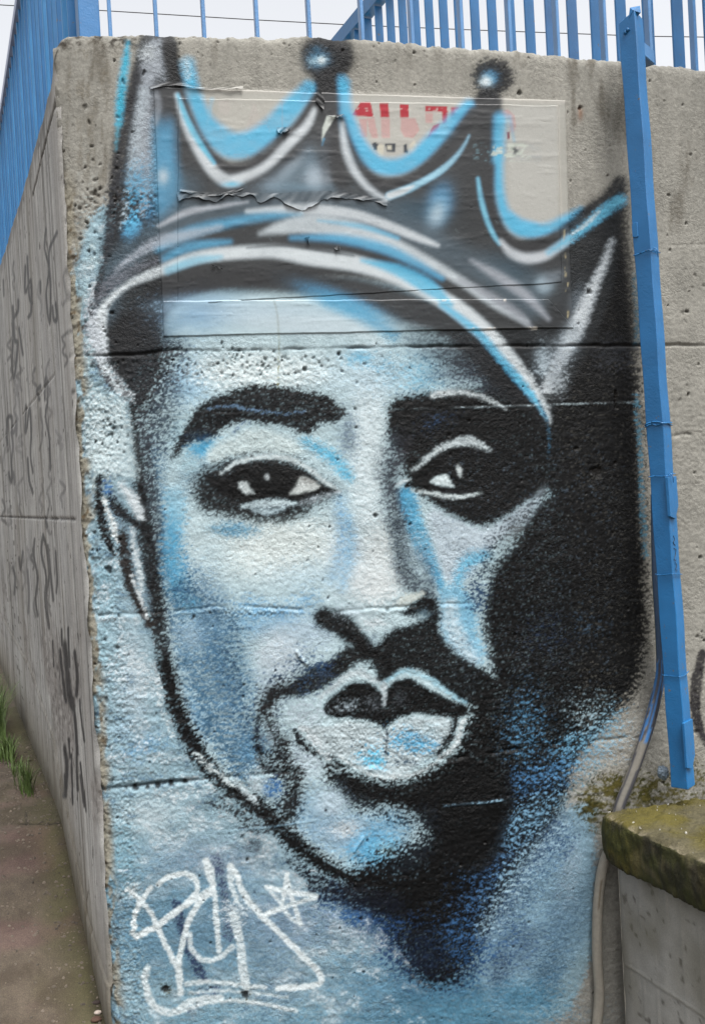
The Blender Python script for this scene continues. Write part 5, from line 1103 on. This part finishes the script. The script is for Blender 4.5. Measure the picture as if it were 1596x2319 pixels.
def coping():
    # closed slab: cross section swept towards the viewer; the left nose overhangs the wall
    n = 430; L = 1.8*np.linspace(0, 1, n)**1.5; NT = 120
    ovh = .062; th = cz-ZC+.012
    prof = []
    for k in range(16): prof.append((.55*(1-k/15)**1.0, cz, 0))
    prof = [(x, z, 0) for x, z, _ in prof]
    w0 = [(.75-.75*(k/(NT-1))**.8, 0.) for k in range(NT)]           # top, from right to the left nose
    side_ = [(-.004-.010*math.sin(k/13*3.1), -th*k/13) for k in range(1, 14)]
    und = [(-.004+ovh*1.5*(k/9), -th-.004*math.sin(k)) for k in range(1, 10)]
    pr = w0+side_+und; m = len(pr); org = P0+U*ct[0]+NF*OW
    # start line follows the wall at the back: shift so that the slab meets the wall obliquely
    A = np.array([p[0] for p in pr]); B = np.array([p[1] for p in pr]); aa, ll = np.meshgrid(A, L); bb = np.broadcast_to(B, aa.shape)
    st = aa*(perp@NF*-1)/(FWD@NF)                    # back edge parallel to the painted wall
    P = org+perp*aa[..., None]+FWD*((ll*(1-st/1.8)+st))[..., None]+Z*(cz+bb)[..., None]
    top = np.arange(m) < NT; sidem = (np.arange(m) >= NT) & (np.arange(m) < NT+13)
    u_ = aa; l_ = ll
    hz = .008*fbm(u_*7, l_*7, 531, 4)+.009*fbm(u_*40, l_*40, 533, 3)+.006*fbm(u_*110, l_*110, 535, 2)+.008*np.clip(fbm(u_*24, l_*24, 534, 3)-.06, 0, 1)*3+.009*np.clip(fbm(u_*160, l_*160, 536, 3), -.1, 1)
    nose = np.exp(-np.clip(aa, 0, 9)/.012)*np.where(top, 1, 0)
    hx = .014*fbm(l_*14, bb*20, 537, 4)+.010*fbm(l_*60, bb*60, 539, 3)+.02*np.exp(-l_/.03)*1.0
    back = .02*np.exp(-l_/.02)*(1+fbm(u_*15, u_*0, 541, 3)*3)
    P = P+Z*(hz*(1-.3*(~top))-.010*nose*(1+2*fbm(l_*30, l_*0, 543, 2)))[..., None]+perp*(hx*np.where(top, np.exp(-np.clip(aa, 0, 9)/.05), 1))[..., None]-Z*(.01*np.exp(-l_/.015))[..., None]
    ms = sstep(-.10, .22, fbm(l_*9, u_*9, 545, 4)+np.where(top, .04*np.exp(-l_/.35)+.03, .16)-.16*np.clip(l_-.25, 0, 1)*top)
    c = lin((96, 90, 66))*(1+.5*fbm(u_*20, l_*20, 547, 4)+.3*fbm(u_*70, l_*70, 549, 2))[..., None]
    for k_, m_ in (((92, 84, 24), .85*ms), ((58, 62, 20), .8*sidem*sstep(-.2, .1, fbm(l_*16, bb*30, 551, 3))), ((40, 36, 28), .6*sidem*sstep(.0, .2, fbm(l_*30, bb*14, 553, 3))), ((150, 140, 118), .6*nose*sstep(.0, .15, fbm(l_*40, l_*0, 555, 2)))):
        m_ = np.clip(m_, 0, 1)[..., None]; c = c*(1-m_)+lin(k_)*m_
    V = P.reshape(-1, 3); n0 = len(V); Qs = grid_faces(m, n)
    me = mesh_np('coping', V, Qs, np.clip(c.reshape(-1, 3), 0, 1), np.zeros(n0)); o = link('coping', me, LW, M_moss); o['label'] = 'brown coping slab crusted with yellow green moss'
    e = bmesh.new(); e.from_mesh(me); e.normal_update()
    # orient outwards (up on top)
    up = sum(f.normal.z for f in list(e.faces)[:(NT-1)])
    if up < 0:
        bmesh.ops.reverse_faces(e, faces=e.faces); e.to_mesh(me)
    e.free()
    # back end cap
    cap = solid('coping_end', [P[0, k] for k in range(m)], [tuple(range(m))], LW, M_core)
    # chips and pebbles on the moss
    rg_ = random.Random(11); bm = bmesh.new()
    for k in range(170):
        j = rg_.randrange(3, n-5); i = rg_.randrange(0, NT-1); c0 = Vector(P[j, i]); r = rg_.choice([.0008, .0011, .0016, .0032])
        ca = rg_.uniform(0, 6.28); pts = [c0+Vector((math.cos(ca+a)*r*rg_.uniform(.6, 1.4), math.sin(ca+a)*r*rg_.uniform(.5, 1.2), .0015)) for a in (0, 1.3, 2.6, 3.9, 5.2)]
        lo = [bm.verts.new(p-Vector((0, 0, .004))) for p in pts]; hi = [bm.verts.new(p+Vector((0, 0, rg_.uniform(.001, .003)))) for p in pts]
        bm.faces.new(hi)
        for q in range(5): bm.faces.new((lo[q], lo[(q+1) % 5], hi[(q+1) % 5], hi[q]))
    me2 = bpy.data.meshes.new('paint_chips'); bm.to_mesh(me2); bm.free(); o2 = link('paint_chips', me2, None, M_flake); tag(o2, 'tiny pale paint chips strewn on the mossy coping slab', 'chips', kind='stuff')
    return P
CP = coping()
# ================================================================ worn hose running down behind the coping
HP = [(1474, 1120, .030), (1478, 1215, .030), (1482, 1300, .032), (1489, 1400, .034), (1494, 1480, .034), (1494, 1530, .032), (1482, 1590, .030), (1466, 1650, .030), (1446, 1710, .030), (1424, 1770, .030), (1403, 1822, .028), (1388, 1880, .026), (1376, 1925, .026), (1362, 1975, .026), (1354, 2040, .026), (1351, 2110, .026), (1352, 2180, .026), (1356, 2250, .026), (1352, 2310, .026), (1346, 2380, .026), (1340, 2480, .026), (1338, 2560, .026)]
HR = [2.5, 6, 9, 10, 12, 13, 15, 15.5, 15.5, 15.5, 15, 14, 13.5, 14.5, 14.5, 14.5, 14.5, 14.5, 14.5, 14.5, 14.5, 14.5]
hp = spline([tuple(onf(x, y, o)) for x, y, o in HP], 7); hr = np.interp(np.linspace(0, 1, len(hp)), np.linspace(0, 1, len(HR)), HR)*.00112
def hcol(f, a):
    base_ = lin((150, 145, 134)); r = vnoise(np.array(a*2.2), np.array(f*9), 601)+.5*vnoise(np.array(a*7), np.array(f*26), 603)
    if f < .2: base_ = lin((176, 170, 130)) if math.sin(a*1.) > .1 else lin((70, 92, 120))
    elif f < .36 and r > -.08: base_ = lin((62, 120, 180))
    elif f < .56: base_ = lin((128, 124, 116)) if r > -.1 else lin((78, 78, 84))
    if f >= .56 and r > .42: base_ = lin((110, 100, 84))
    return base_*(1+.12*float(r))
hose = tube('old_hose', hp, hr, None, M_hose, 20, hcol); tag(hose, 'worn grey plastic hose hanging down behind the mossy coping slab', 'hose')
# crumpled film caught behind the post foot
bm = bmesh.new(); bmesh.ops.create_icosphere(bm, subdivisions=3, radius=.024); c0 = Vector(onf(1500, 1750, .05))
for v_ in bm.verts:
    k_ = 1+.45*float(vnoise(np.array(v_.co.x*150+7), np.array(v_.co.z*150+v_.co.y*90), 611)); v_.co = Vector((v_.co.x*.7*k_, v_.co.y*.6*k_, v_.co.z*1.0*k_))+c0
me = bpy.data.meshes.new('crumpled_film'); bm.to_mesh(me); bm.free(); tag(link('crumpled_film', me, None, M_foil), 'crumpled grey plastic film stuck beside the foot of the blue post', 'litter')
# ================================================================ ground
def gfall(T_, O_):
    q = np.clip(-O_, 0, 2.5); return gz(T_)-.07*sstep(.0, .06, q)-.30*q
def ground_sheet(name, tr, orr, nu, nv, fine=True):
    T_, O_ = np.meshgrid(tr, orr); X = P0[0]+T_*W[0]+O_*NS[0]; Y = P0[1]+T_*W[1]+O_*NS[1]; z = gz(T_)
    z = z+(.004*fbm(T_*5, O_*5, 701, 4)+(.006*fbm(T_*30, O_*30, 703, 3)+.0035*fbm(T_*110, O_*110, 705, 2))*np.exp(-np.abs(T_-.8)/3))
    c = lin((94, 84, 72))*(1+.55*fbm(T_*2.2, O_*3.5, 707, 4)+.35*fbm(T_*18, O_*18, 709, 3)+.4*fbm(T_*80, O_*80, 711, 2))[..., None]
    def gc(a, k):
        nonlocal c; a = np.clip(a, 0, 1)[..., None]; c = c*(1-a)+lin(k)*a
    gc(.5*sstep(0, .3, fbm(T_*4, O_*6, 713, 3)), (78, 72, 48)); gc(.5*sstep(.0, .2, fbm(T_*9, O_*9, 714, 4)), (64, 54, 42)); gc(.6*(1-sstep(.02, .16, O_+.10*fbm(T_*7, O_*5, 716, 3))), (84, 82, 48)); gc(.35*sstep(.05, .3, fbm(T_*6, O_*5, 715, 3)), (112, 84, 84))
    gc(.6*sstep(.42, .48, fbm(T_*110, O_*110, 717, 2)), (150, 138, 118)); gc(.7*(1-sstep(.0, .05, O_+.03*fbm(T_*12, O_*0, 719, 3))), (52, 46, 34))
    def pl_(pts, w, dep):
        nonlocal z
        q = []
        for (px_, py_) in pts:
            d = ray(px_, py_); p = CAM+d*((.06-EYE)/d[2]); q.append(((p-P0)@W, (p-P0)@NS))
        d = np.full(T_.shape, 9.)
        for a, b in zip(q[:-1], q[1:]):
            ex_, ey_ = b[0]-a[0], b[1]-a[1]; L = ex_*ex_+ey_*ey_; t = np.clip(((T_-a[0])*ex_+(O_-a[1])*ey_)/L, 0, 1); d = np.minimum(d, np.hypot(T_-a[0]-ex_*t, O_-a[1]-ey_*t))
        d = d+.012*fbm(T_*22, O_*22, 721, 3); k = np.exp(-(d/w)**2); z = z-dep*k; gc(.8*k, (36, 32, 26))
    pl_([(-60, 1888), (0, 1876), (60, 1866), (120, 1852), (148, 1850)], .010, .012); pl_([(60, 2034), (110, 2036), (180, 2026), (200, 2028)], .007, .008)
    pl_([(140, 1968), (180, 1962)], .006, .007); pl_([(70, 2000), (72, 2036)], .004, .003)
    z = z-.0*T_
    P = np.stack([X, Y, z], -1)
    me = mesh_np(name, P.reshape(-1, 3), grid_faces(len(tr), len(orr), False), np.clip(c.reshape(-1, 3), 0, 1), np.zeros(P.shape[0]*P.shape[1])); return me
def orient(me):
    e = bmesh.new(); e.from_mesh(me); e.normal_update()
    if sum(f.normal.z for f in list(e.faces)[:200]) < 0: bmesh.ops.reverse_faces(e, faces=e.faces); e.to_mesh(me)
    e.free(); return me
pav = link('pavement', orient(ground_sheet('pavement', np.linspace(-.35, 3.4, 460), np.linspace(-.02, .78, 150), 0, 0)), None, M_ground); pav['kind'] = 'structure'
def far_ground():
    tr = np.concatenate([np.linspace(-40, -2, 20), np.linspace(-1.6, 4, 40), np.linspace(5, 60, 24)]); orr = np.concatenate([np.linspace(-30, -2, 12), np.linspace(-1.5, -.15, 12), np.linspace(-.1, .1, 21), np.linspace(.15, 2, 20), np.linspace(3, 40, 16)])
    T_, O_ = np.meshgrid(tr, orr); X = P0[0]+T_*W[0]+O_*NS[0]; Y = P0[1]+T_*W[1]+O_*NS[1]; z = gfall(T_, O_)-.012
    c = np.broadcast_to(lin((98, 88, 76)), T_.shape+(3,))*(1+.4*fbm(T_*.7, O_*.7, 731, 4))[..., None]
    return mesh_np('ground', np.stack([X, Y, z], -1).reshape(-1, 3), grid_faces(len(tr), len(orr)), c.reshape(-1, 3), np.zeros(T_.size))
gr = link('ground', orient(far_ground()), None, M_ground); gr['kind'] = 'structure'
# gravel crumbs along the foot of the wall
bm = bmesh.new(); rg2 = random.Random(21)
def crumb(bm, c0, r):
    vs = []
    for k in range(6):
        a = k*1.047+rg2.uniform(-.2, .2); vs.append(bm.verts.new(c0+Vector((math.cos(a)*r*rg2.uniform(.7, 1.3), math.sin(a)*r*rg2.uniform(.6, 1.1), 0))))
    tp = [bm.verts.new(c0+(v_.co-c0)*.6+Vector((0, 0, r*rg2.uniform(.5, .9)))) for v_ in vs]
    bm.faces.new(tp)
    for k in range(6): bm.faces.new((vs[k], vs[(k+1) % 6], tp[(k+1) % 6], tp[k]))
for k in range(1900):
    t = rg2.uniform(-.3, 2.4); o = min(.75, abs(rg2.gauss(0, .16))+.012) if rg2.random() < .6 else rg2.uniform(.02, .75)
    x = P0[0]+t*W[0]+o*NS[0]; y = P0[1]+t*W[1]+o*NS[1]; crumb(bm, Vector((x, y, float(gz(t))-.001)), rg2.choice([.002, .003, .004, .0065]))
me = bpy.data.meshes.new('gravel'); bm.to_mesh(me); bm.free(); tag(link('gravel', me, None, M_stone), 'loose grit and crumbs of stone along the foot of the side wall', 'gravel', kind='stuff')
def gpt(x, y, z=.02):
    d = ray(x, y); p = CAM+d*((z-EYE)/d[2])
    for _ in range(6):
        t = float((p-P0)@W); p = CAM+d*((float(gz(t))+.001-EYE)/d[2])
    return p
for i, (x, y, r, lb) in enumerate([(153, 1955, .017, 'flat pinkish pebble on the pavement, the largest one'), (218, 2312, .014, 'rusty brown pebble at the foot of the wall corner'), (208, 2169, .009, 'small white pebble on the pavement beside the wall'), (219, 2283-10, .011, 'dark pebble nearest the wall foot'), (130, 1812, .012, 'reddish brown pebble beside the long pavement crack'), (222, 2295, .010, 'pale rounded pebble in the gap beside the wall corner')]):
    bm = bmesh.new(); p = gpt(x, y); bmesh.ops.create_icosphere(bm, subdivisions=2, radius=r)
    for v_ in bm.verts: v_.co = Vector((v_.co.x*1.2, v_.co.y*.9, v_.co.z*.55))*(1+.3*float(vnoise(np.array(v_.co.x*90+i*9), np.array(v_.co.y*90), 741)))+Vector(p)+Vector((0, 0, r*.3))
    me = bpy.data.meshes.new('pebble'); bm.to_mesh(me); bm.free()
    tag(link('pebble', me, None, plain('pebble_%s' % 'abcdef'[i], lin([(186, 140, 116), (84, 60, 48), (196, 184, 162), (58, 46, 42), (140, 78, 52), (198, 184, 172)][i]), .85), True), lb, 'pebble', 'pebbles on the pavement')
# grass growing in the joint between pavement and wall
def tuft(name, cx, cy, n, hgt, spread, label, seed, leaf=False):
    q = random.Random(seed); b0 = gpt(cx, cy); bm = bmesh.new()
    for k in range(n):
        r = q.gauss(0, spread); r2 = abs(q.gauss(0, spread*.4)); p = Vector(b0)+Vector(W)*r+Vector(NS)*r2; p.z = float(gz(float((np.array(p)-P0)@W)))-.004
        a = q.uniform(0, 6.28); ln = hgt*q.uniform(.35, 1.); lean = q.uniform(.1, .7); d = Vector((math.cos(a), math.sin(a), 0)); sd_ = Vector((-math.sin(a), math.cos(a), 0))*q.uniform(.0012, .0026)*(2.2 if leaf and k % 3 == 0 else 1)
        prev = None
        for j in range(6):
            f = j/5; c = p+d*(lean*ln*f*f)+Vector((0, 0, ln*(f-.25*lean*f*f))); w = (1-f)**.6 if not leaf else math.sin(min(1, f+.15)*3.0)*.9+.05
            cur = (bm.verts.new(c-sd_*w), bm.verts.new(c+sd_*w))
            if prev: bm.faces.new((prev[0], prev[1], cur[1], cur[0]))
            prev = cur
    me = bpy.data.meshes.new(name); bm.to_mesh(me); bm.free(); tag(link(name, me, None, M_grass), label, 'grass' if name != 'weed' else 'weed')
tuft('grass_tuft', 8, 1650, 700, .34, .15, 'large green grass tuft at the far left foot of the side wall', 31)
tuft('grass_tuft', 30, 1712, 260, .13, .07, 'low leafy green weed below the large grass tuft', 33, True)
tuft('grass_tuft', 72, 1790, 130, .17, .05, 'small sparse grass tuft nearest the wall corner', 35)
for i_, (x_, y_, n_, h_, s_, lb_) in enumerate([(52, 1745, 60, .06, .05, 'tiny weed sprouting between the two grass tufts at the side wall foot')]):
    tuft('weed', x_, y_, n_, h_, s_, lb_, 41+i_, True)
